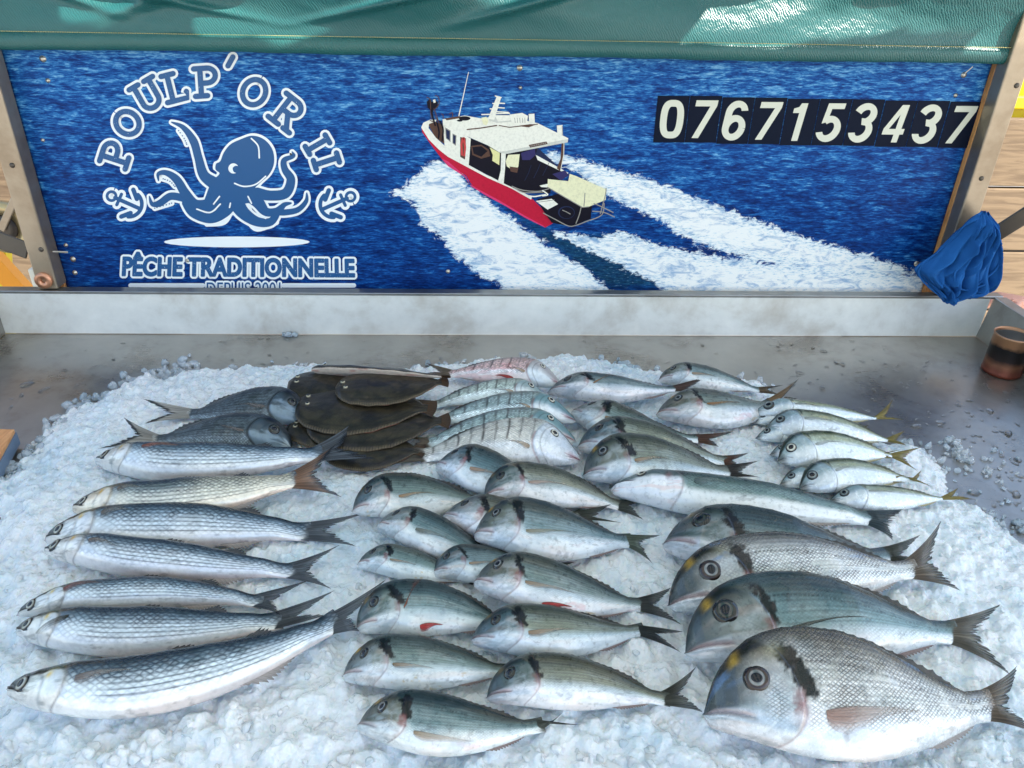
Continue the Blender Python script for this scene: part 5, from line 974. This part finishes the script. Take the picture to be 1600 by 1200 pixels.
def mar(label, *a, **k): return fish('striped_bream', label, 'fish', 'banded sea breams facing right', 'marbre', *a, **k)
mar('pinkish banded bream, rearmost fish at the top centre of the ice', (878, 594), (698, 578), [(664, 568), (664, 584)], (790, 559), (780, 601), tone=3, seed=2, roll=18, lift=.012, ltail=.01, pelv=(190, 50, 40))
mar('pale banded bream just in front of the pinkish one, mostly covered', (862, 622), (672, 628), [(632, 622), (634, 640)], (790, 591), (760, 634), tone=1, seed=3, roll=20, lift=.01)
mar('teal banded bream in the middle of the banded stack', (900, 650), (672, 656), [(636, 648), (640, 668)], (800, 612), (780, 664), tone=2, seed=4, roll=22, lift=.012)
mar('teal grey banded bream mostly hidden behind the bright white one', (900, 682), (664, 688), [(628, 680), (630, 700)], (800, 637), (780, 690), tone=2, seed=5, roll=22, lift=.010, b=.02)
mar('bright white banded bream with thin brown bars, front fish of the banded stack', (908, 712), (656, 708), [(572, 690), (610, 728)], (790, 654), (800, 728), tone=0, seed=6, roll=24, lift=.010, tailcol=(110, 104, 92))

def br(label, *a, **k): return fish('gilthead_bream', label, 'fish', 'gilthead breams facing left', 'bream', *a, **k)
O = (196, 140, 84)
br('olive bream at the rear right, its lower half covered by another bream tail', (1030, 587), (1192, 604), [(1226, 600), (1224, 616)], (1095, 569), (1100, 610), seed=5, lift=.002, tailcol=(120, 100, 76))
br('teal bream with an upright orange fin, leftmost of the rear row', (857, 606), (1060, 600), [(1110, 588), (1104, 612)], (925, 582), (940, 629), seed=8, lift=.012, ltail=.012, pect=(.31, -.2, .44, .35, .13, O, (206, 170, 120)), tailcol=(96, 70, 60))
br('plump rear bream with an orange fin whose tail stands behind the yellow tailed scads', (1027, 640), (1208, 622), [(1250, 590), (1246, 622)], (1100, 607), (1120, 670), seed=9, lift=.008, pect=(.31, -.05, .58, -.02, .12, O, (170, 130, 80)), tailcol=(150, 118, 78))
br('bream with a white muzzle arching behind two others, brown tail beside the ice gap', (894, 637), (1098, 678), [(1148, 674), (1125, 698)], (955, 625), None, b=.04, seed=3, lift=.008, roll=14, tailcol=(110, 74, 58))
br('second bream of the nested trio, silver band along its back', (904, 690), (1140, 716), [(1172, 706), (1160, 730)], (985, 652), None, b=.06, seed=10, tone=1.15, lift=.010, tailcol=(110, 74, 58))
br('foremost bream of the nested trio with a round pale eye and gold gill mark', (912, 735), (1146, 732), [(1188, 720), (1190, 748)], (985, 676), (960, 757), seed=13, lift=.012, roll=24, tailcol=(60, 56, 54))
fish('sea_bass', 'long slender sea bass with a white jaw, lying below the nested trio of breams', 'fish', None, 'bass', (956, 757), (1372, 805), [(1411, 797), (1396, 846)], (1080, 737), (1070, 803), seed=2, lift=.008, roll=16, notch=.7)
br('teal bream high in the centre, partly under the bright white banded fish', (683, 718), (870, 765), [(920, 770), (905, 790)], (745, 694), (730, 765), seed=2, lift=.010, pect=(.33, -.25, .6, -.2, .17, (206, 160, 120), (190, 160, 140)), roll=16)
br('pale bream with its back lit, top centre, thin tail under the sea bass snout', (757, 768), (975, 785), [(1012, 778), (1008, 812)], (840, 723), (850, 793), seed=4, lift=.018, pect=(.30, -.18, .62, -.16, .14, (216, 180, 160), (206, 196, 180)), roll=16)
br('brownish bream furthest left at the top of the centre column', (550, 790), (760, 776), [(800, 770), (800, 790)], (640, 739), (610, 810), seed=6, lift=.006, pect=(.34, -.2, .62, -.1, .14, (206, 160, 110), (190, 170, 140)), dors=1.8)
br('half hidden bream between the brownish one and the middle teal bream', (692, 798), (912, 795), [(958, 788), (975, 820)], (760, 772), None, seed=7, lift=.008, b=.03, roll=14)
br('plump bream angled down to the right, dark head and all white throat', (590, 812), (790, 880), [(830, 900), (820, 915)], (645, 791), (670, 868), seed=11, lift=.012, roll=14, pect=(.34, -.25, .62, -.2, .2, (120, 122, 108), (150, 156, 150)))
br('clean teal bream in the middle of the centre column with a forked olive tail', (741, 826), (990, 838), [(1034, 834), (1022, 882)], (850, 782), (870, 877), seed=5, lift=.020, roll=18, pect=(.31, -.28, .62, -.18, .12, (190, 176, 140), (170, 180, 170)), tailcol=(110, 120, 104))
br('small pale bream with only its head showing, lowest left of the centre heads', (558, 872), (740, 900), [(790, 905), (790, 920)], (620, 851), (640, 908), seed=12, lift=.006, roll=12, tone=1.1)
br('olive headed bream wedged between the small pale head and the arched bream', (675, 886), (860, 880), [(900, 880), (900, 900)], (735, 850), (720, 908), seed=14, lift=.010, roll=12)
br('arched bream with a red fin under its white belly, tail reaching the big eyed breams', (741, 900), (1010, 938), [(1050, 918), (1066, 976)], (830, 864), (880, 966), seed=9, lift=.022, roll=18, pelv=(214, 50, 50), b2=0, tailcol=(70, 72, 70))
br('bream with an orange fin raised in the air and a red patch on its belly', (556, 972), (800, 972), [(850, 975), (850, 990)], (660, 905), (680, 993), seed=8, lift=.008, roll=20, pect=(.30, -.1, .42, .82, .13, (196, 110, 72), (176, 84, 60)), pelv=(214, 60, 56))
br('green backed bream under the red finned one, with a split dark tail', (737, 990), (1008, 975), [(1070, 986), (1068, 1020)], (820, 942), (860, 1030), seed=10, lift=.012, roll=20, tailcol=(56, 62, 62))
br('smooth pale bream with a yellow stain under its gill, left of the lowest trio', (535, 1046), (800, 1040), [(850, 1040), (850, 1060)], (650, 992), (650, 1080), seed=15, lift=.004, roll=18)
br('bream with a stiff brown fin curled up behind its head, tail standing up wide', (761, 1080), (1048, 1086), [(1089, 1040), (1102, 1112)], (880, 1021), (880, 1110), seed=16, lift=.010, roll=18, pect=(.28, -.05, .235, .86, .12, (150, 128, 110), (120, 104, 90)), tailcol=(90, 90, 80))
br('lowest bream of the centre column with a short folded tail', (559, 1122), (850, 1124), [(912, 1131), (880, 1110)], (650, 1077), (715, 1182), seed=17, lift=.004, roll=22, tone=.95, pect=(.32, -.38, .62, -.68, .17, (206, 176, 140), (226, 216, 204)), tailcol=(96, 100, 90), b=-.02)

def big(label, sp, *a, **k): return fish('large_bream', label, 'fish', 'big gilthead breams at the lower right', sp, *a, **k)
big('big teal bream with pink lips, rearmost of the four large ones', 'bream', (1038, 842), (1398, 862), [(1440, 836), (1440, 880)], (1140, 787), None, seed=8, b=.05, lift=.008, roll=24, hs=.95)
big('large silver bream with a tall brown fan tail, second of the four large ones', 'silver', (1046, 938), (1436, 884), [(1472, 810), (1504, 922)], (1190, 832), (1280, 950), seed=4, lift=.012, ltail=.016, roll=32, tone=1.1, pect=False)
big('large green grey bream with a yellow brow, third of the four large ones', 'bream', (1073, 1012), (1500, 985), [(1567, 941), (1586, 1058)], (1240, 893), (1250, 1046), seed=11, lift=.016, roll=32, pect=(.31, -.15, .60, -.02, .07, (120, 112, 96), (110, 106, 92)), tone=1.25, tailcol=(120, 112, 98))
big('biggest bream, bright silver with a black gill blotch and golden brow, front right', 'silver', (1102, 1108), (1556, 1098), [(1590, 1040), (1640, 1160)], (1300, 984), (1300, 1188), seed=7, lift=.020, roll=34, tone=1.0, tailcol=(120, 104, 88))

def sca(label, *a, **k): return fish('horse_mackerel', label, 'fish', 'yellow tailed scads at the right', 'scad', *a, **k)
sca('scad whose open jaw shows under the rearmost scad, right column', (1178, 652), (1330, 668), [(1360, 664), (1360, 676)], (1250, 640), None, seed=3, roll=16, lift=.0)
sca('rearmost scad of the right column, its yellow tail lying on bare metal', (1177, 638), (1378, 646), [(1395, 625), (1414, 658)], (1250, 625), (1260, 662), seed=1, lift=.010, ltail=-.01, roll=20)
sca('scad showing just a grey snout, tucked under the second scad', (1183, 676), (1340, 692), [(1370, 690), (1370, 700)], (1240, 664), None, seed=4, roll=16)
sca('second scad from the rear with a blue white cheek', (1198, 662), (1398, 682), [(1414, 674), (1418, 698)], (1280, 643), (1260, 689), seed=2, lift=.012, roll=20)
sca('dark snouted scad peeping out just behind the brightest scad', (1205, 702), (1370, 706), [(1410, 700), (1410, 715)], (1260, 686), None, seed=5, roll=16, tone=.7)
sca('brightest scad with a big white ringed eye, third showing fully from the rear', (1218, 712), (1404, 706), [(1443, 697), (1436, 739)], (1310, 676), (1300, 730), seed=6, lift=.014, roll=22, tone=1.25)
sca('little scad head showing left of the fourth scad', (1221, 748), (1380, 745), [(1420, 742), (1420, 756)], (1280, 728), None, seed=7, roll=16, lift=.002)
sca('fourth full scad from the rear with white belly and dark nose', (1252, 754), (1432, 742), [(1460, 765), (1440, 735)], (1340, 718), (1320, 769), seed=8, lift=.010, roll=20)
sca('frontmost scad of the right column, pale with a flat yellow tail', (1298, 774), (1482, 770), [(1498, 762), (1526, 780)], (1380, 758), (1390, 798), seed=9, lift=.004, roll=16)
# ================================================================= ICE
IP = [(-60, 1330), (-60, 880), (-20, 800), (35, 735), (70, 690), (112, 645), (150, 628), (190, 606), (232, 592), (262, 590), (300, 583), (360, 578), (450, 574), (520, 577), (600, 590), (680, 572), (760, 566), (880, 560), (940, 566), (1000, 580), (1100, 592), (1190, 598), (1215, 620), (1240, 655), (1330, 690), (1400, 692), (1440, 700), (1468, 730), (1480, 768), (1505, 790), (1550, 806), (1590, 850), (1660, 900), (1720, 1330)]
IW = np.array([onz(*p, .0)[:2] for p in IP])
def cells(x, y, s, seed):
    """chunky lumps: nearest jittered seeds, each a tilted facet dome"""
    gx = x / s; gy = y / s; i0 = np.floor(gx).astype(int); j0 = np.floor(gy).astype(int); best = np.full(x.shape, -9.0)
    for di in (-1, 0, 1):
        for dj in (-1, 0, 1):
            i = i0 + di; j = j0 + dj; px = i + hashn(i, j, seed); py = j + hashn(i, j, seed + 1); ex = gx - px; ey = gy - py
            a = hashn(i, j, seed + 2) * 6.283; el = .65 + .7 * hashn(i, j, seed + 3)
            ca, sa = np.cos(a), np.sin(a); rx_ = (ex * ca + ey * sa) * el; ry_ = (-ex * sa + ey * ca) / el
            hgt_ = hashn(i, j, seed + 4) * .7 + (hashn(i, j, seed + 5) - .5) * 1.1 * ex + (hashn(i, j, seed + 6) - .5) * 1.1 * ey
            d = np.maximum(np.abs(rx_), np.abs(ry_) * .8 + np.abs(rx_) * .35); best = np.maximum(best, hgt_ + .45 - np.maximum(d - .28, 0) * 2.6 - .2 * d)
    return np.log(np.exp(9 * best) + math.exp(9 * .30)) / 9
def iceheight(x, y):
    sd_ = polysdf(IW, x, y) + (.028 + .05 * sst(.3, -.4, x) * sst(.6, .8, y)) * (fbm(x * 22, y * 22, 40) - .5) + .018 * (fbm(x * 70, y * 70, 41) - .5)
    base = .037 * (1 - np.exp(-np.clip(sd_, 0, 9) / .050)); base = np.where(sd_ > 0, base, sd_ * .8)
    big_ = sst(.95, .60, y); c1_ = cells(x, y, .034, 1); c2_ = cells(x, y, .017, 11); c3_ = cells(x, y, .0075, 21)
    A1 = .0055 + .0085 * big_; A2 = .0052 + .002 * big_; A3 = .0030
    m_ = sst(-.004, .02, sd_)
    return base + m_ * ((c1_ - .5) * A1 + (c2_ - .5) * A2 + (c3_ - .5) * A3 * (1 - .5 * big_) + .004 * (fbm(x * 14, y * 14, 50) - .5) + .0030 * (fbm(x * 260, y * 260, 52, 2) - .5)), sd_
x = np.arange(-.86, 1.12, .0021); y = np.concatenate([np.arange(.452, .80, .0019), np.arange(.80, 1.5, .0025)])
X_, Y_ = np.meshgrid(x, y, indexing='ij'); H_, S_ = iceheight(X_, Y_)
Ft = np.full(H_.shape, 1.0)                  # the fish press into the ice
for f_, _l in FISHES:
    u_ = np.linspace(.02, .98, 26); c_, Nd_, Nt_, hd_, hv_, w_, _t = f_.frame(u_)
    for k in range(26):
        r_ = min(hd_[k], hv_[k]) * .9 + .004; i0, i1 = np.searchsorted(x, [c_[k, 0] - r_, c_[k, 0] + r_]); j0, j1 = np.searchsorted(y, [c_[k, 1] - r_, c_[k, 1] + r_])
        if i1 > i0 and j1 > j0:
            d_ = np.hypot(X_[i0:i1, j0:j1] - c_[k, 0], Y_[i0:i1, j0:j1] - c_[k, 1]); lo_ = c_[k, 2] - w_[k] * .5
            Ft[i0:i1, j0:j1] = np.minimum(Ft[i0:i1, j0:j1], np.where(d_ < r_, lo_, 1.0))
    for P1_, P2_ in f_.tailpts:
        for t_ in np.linspace(0, 1, 12):
            for s_ in (0, .5, 1):
                p_ = P1_ * (1 - t_) + (P2_[0] * (1 - s_) + P2_[1] * s_) * t_; r_ = .010; i0, i1 = np.searchsorted(x, [p_[0] - r_, p_[0] + r_]); j0, j1 = np.searchsorted(y, [p_[1] - r_, p_[1] + r_])
                Ft[i0:i1, j0:j1] = np.minimum(Ft[i0:i1, j0:j1], p_[2] - .004)
H_ = np.minimum(H_, np.maximum(Ft, .003))
X2 = X_ + .003 * (fbm(X_ * 90, Y_ * 90, 60) - .5); Y2 = Y_ + .003 * (fbm(X_ * 90, Y_ * 90, 61) - .5)
q = gridquads(len(x), len(y)); keep = (S_.ravel()[q] > -.006).all(1); q = q[keep]; used = np.unique(q); rm = np.full(X_.size, -1); rm[used] = np.arange(len(used))
V = np.stack([X2, Y2, H_], -1).reshape(-1, 3)[used]; q = rm[q]; thin = np.clip(S_.ravel()[used] / .10, 0, 1)
def m_ice(name, trans, col1, col2, sss, rough=.22):
    M = NM(name, rough=rough, ior=1.31, trans=trans, spec=.5); c = M.coord(); nn = M.noise(c, 5.5, 6, .62, .5); n2_ = M.noise(c, 60, 4, .6)
    f_ = M.math('ADD', M.math('MULTIPLY', nn, .7), M.math('MULTIPLY', n2_, .3))
    M.set('col', M.ramp(f_, [(.36, (.66, .78, .86)), (.47, col1), (.56, col2)])); M.set('sss', sss); M.set('Subsurface Radius', (.010, .016, .022)); M.set('Subsurface Scale', 1.0)
    M.set('rough', M.ramp(M.noise(c, 24, 3), [(.35, .07), (.65, .36)]))
    v = M.n('ShaderNodeTexVoronoi', {'Vector': c, 'Scale': 210.0}, feature='F1').outputs[0]
    M.set('normal', M.bump(M.math('ADD', v, M.noise(c, 320, 4, .65)), .7, .0022)); return M
m_i = m_ice('crushed_ice', .12, (.84, .90, .94), (.955, .97, .975), .35).m
m_g = m_ice('clear_ice', .60, (.78, .86, .92), (.94, .97, 1.0), 0, .1).m
Vc = [V]; Fq = [q]; nb = len(V)
ice = mesh('crushed_ice', V, None, [m_i], None, True, quads=q)
tag(ice, 'heap of crushed ice spread over the steel table under the fish', 'ice', None, 'stuff')
# loose lumps: on the heap and thinning out over the metal
def lumps(name, N, gen, mat, label, seed):
    r = np.random.default_rng(seed); ico = []
    ph = (1 + 5 ** .5) / 2; iv = _ = np.array([(-1, ph, 0), (1, ph, 0), (-1, -ph, 0), (1, -ph, 0), (0, -1, ph), (0, 1, ph), (0, -1, -ph), (0, 1, -ph), (ph, 0, -1), (ph, 0, 1), (-ph, 0, -1), (-ph, 0, 1)]) / 1.9
    it = np.array([(0, 11, 5), (0, 5, 1), (0, 1, 7), (0, 7, 10), (0, 10, 11), (1, 5, 9), (5, 11, 4), (11, 10, 2), (10, 7, 6), (7, 1, 8), (3, 9, 4), (3, 4, 2), (3, 2, 6), (3, 6, 8), (3, 8, 9), (4, 9, 5), (2, 4, 11), (6, 2, 10), (8, 6, 7), (9, 8, 1)])
    # one subdivision
    vs = [tuple(v) for v in iv]; cache = {}; ft = []
    def mp(a, b):
        k = (min(a, b), max(a, b))
        if k not in cache: p = (np.array(vs[a]) + vs[b]) / 2; vs.append(tuple(p / np.linalg.norm(p) * np.linalg.norm(iv[0]))); cache[k] = len(vs) - 1
        return cache[k]
    for a, b, c in it: x_, y_, z_ = mp(a, b), mp(b, c), mp(c, a); ft += [(a, x_, z_), (b, y_, x_), (c, z_, y_), (x_, y_, z_)]
    bv_ = np.array(vs); ft = np.array(ft); V = []; Q = []
    for k in range(N):
        p, s = gen(r)
        if p is None: continue
        planes = _nrm(r.normal(size=(9, 3))); off = .38 + .4 * r.random(9); v = bv_.copy()
        for n_, o_ in zip(planes, off): d = v @ n_; v = v - np.outer(np.maximum(d - o_, 0), n_)
        v = v * (.7 + .6 * r.random(3)) + r.normal(size=v.shape) * .03; a = r.random() * 6.28; c_, s__ = math.cos(a), math.sin(a); v = v @ np.array([[c_, s__, 0], [-s__, c_, 0], [0, 0, 1]]).T
        V.append(v * s + p); Q.append(ft + len(bv_) * (len(V) - 1))
    o = mesh(name, np.vstack(V), None, [mat], None, False, quads=np.vstack(Q)); tag(o, label, 'ice', None, 'stuff'); return o
def _nrm(a): return a / np.linalg.norm(a, axis=1)[:, None]
def gen_heap(r):
    p = np.array([r.uniform(-.75, .95), .47 + .8 * r.random() ** 1.6]); h, s_ = iceheight(np.array([p[0]]), np.array([p[1]]))
    ii = min(np.searchsorted(x, p[0]), len(x) - 1); jj = min(np.searchsorted(y, p[1]), len(y) - 1)
    if s_[0] < .01 or Ft[ii, jj] < .9: return None, 0
    s = r.uniform(.002, .0055) * (1.0 + 1.1 * max(0, (.85 - p[1]) / .35) * r.random()); return np.array([p[0], p[1], h[0] - s * .25]), s
lumps('ice_chips', 1900, gen_heap, m_i, 'small frosted ice chips lying on the surface of the ice heap', 3)
m_h = m_ice('wet_ice', .38, (.80, .88, .92), (.94, .97, .99), .1, .1).m
lumps('glassy_ice_chips', 600, gen_heap, m_h, 'clear wet ice shards lying over the frosted ice heap', 9)
LEFTP = [(14, 770), (60, 712), (100, 668), (125, 650), (150, 640), (185, 622), (200, 640), (230, 600), (258, 596), (285, 572), (285, 590), (240, 622), (170, 640), (90, 690), (30, 740)]
def gen_edge(r):
    k = r.random()
    if k < .5:
        q_ = LEFTP[r.integers(len(LEFTP))]; p = onz(q_[0] + r.normal() * 14, q_[1] + r.normal() * 9, 0); s = r.uniform(.004, .013)
    elif k < .62: p = onz(r.uniform(1470, 1600), r.uniform(690, 860), 0); s = r.uniform(.002, .006)
    elif k < .72: q_ = [(455, 522), (1490, 700), (1515, 720), (1545, 738), (1480, 690), (1590, 820), (1600, 830), (1500, 712)][r.integers(8)]; p = onz(q_[0] + r.normal() * 6, q_[1] + r.normal() * 3, 0); s = r.uniform(.004, .010); p[1] = min(p[1], YS - s)
    else:
        q_ = np.array(IP[r.integers(1, len(IP) - 2)]); q2_ = np.array(IP[0]); i = r.integers(1, len(IP) - 2); t = r.random(); q_ = np.array(IP[i]) * (1 - t) + np.array(IP[i + 1]) * t; p = onz(q_[0] + r.normal() * 7, q_[1] + r.normal() * 4, 0); s = r.uniform(.003, .011)
    if p[0] < XL + .02 or p[0] > XR - .02: return None, 0
    return np.array([p[0], p[1], s * .45]), s
lumps('melting_ice', 620, gen_edge, m_g, 'clear melting ice pieces around the edge of the heap and on the bare metal', 5)
# water drops
r = np.random.default_rng(21); V = []; Q = []; nb = 0
ring = [(1, .0), (.95, .22), (.7, .42), (.35, .52), (0, .55)]
for k in range(420):
    p = onz(r.uniform(0, 1600), r.uniform(528, 700), 0) if k < 240 else onz(r.uniform(1230, 1600), r.uniform(560, 800), 0)
    if abs(p[0] - .07) > 1.03 or p[1] > YS - .01 or polysdf(IW, p[0], p[1]) > -.004: continue
    s = r.uniform(.0014, .0042) * (1.8 if r.random() < .12 else 1); el = r.uniform(1, 2.2); an = r.random() * 3.14; n_ = 14
    for rr_, hh_ in ring:
        for j in range(n_):
            a = j * 2 * math.pi / n_; dx = rr_ * math.cos(a) * s * el * (1 + .2 * math.sin(3 * a + k)); dy = rr_ * math.sin(a) * s; V.append((p[0] + dx * math.cos(an) - dy * math.sin(an), p[1] + dx * math.sin(an) + dy * math.cos(an), .0003 + hh_ * s))
    Q.append(gridquads(5, n_, True, True) + nb); nb += 5 * n_
m_w = NM('water', col=(1, 1, 1), rough=.02, trans=1.0, ior=1.33).m
tag(mesh('water_drops', V, None, m_w, None, True, quads=np.vstack(Q)), 'water drops scattered over the bare steel of the table', 'water', None, 'stuff')
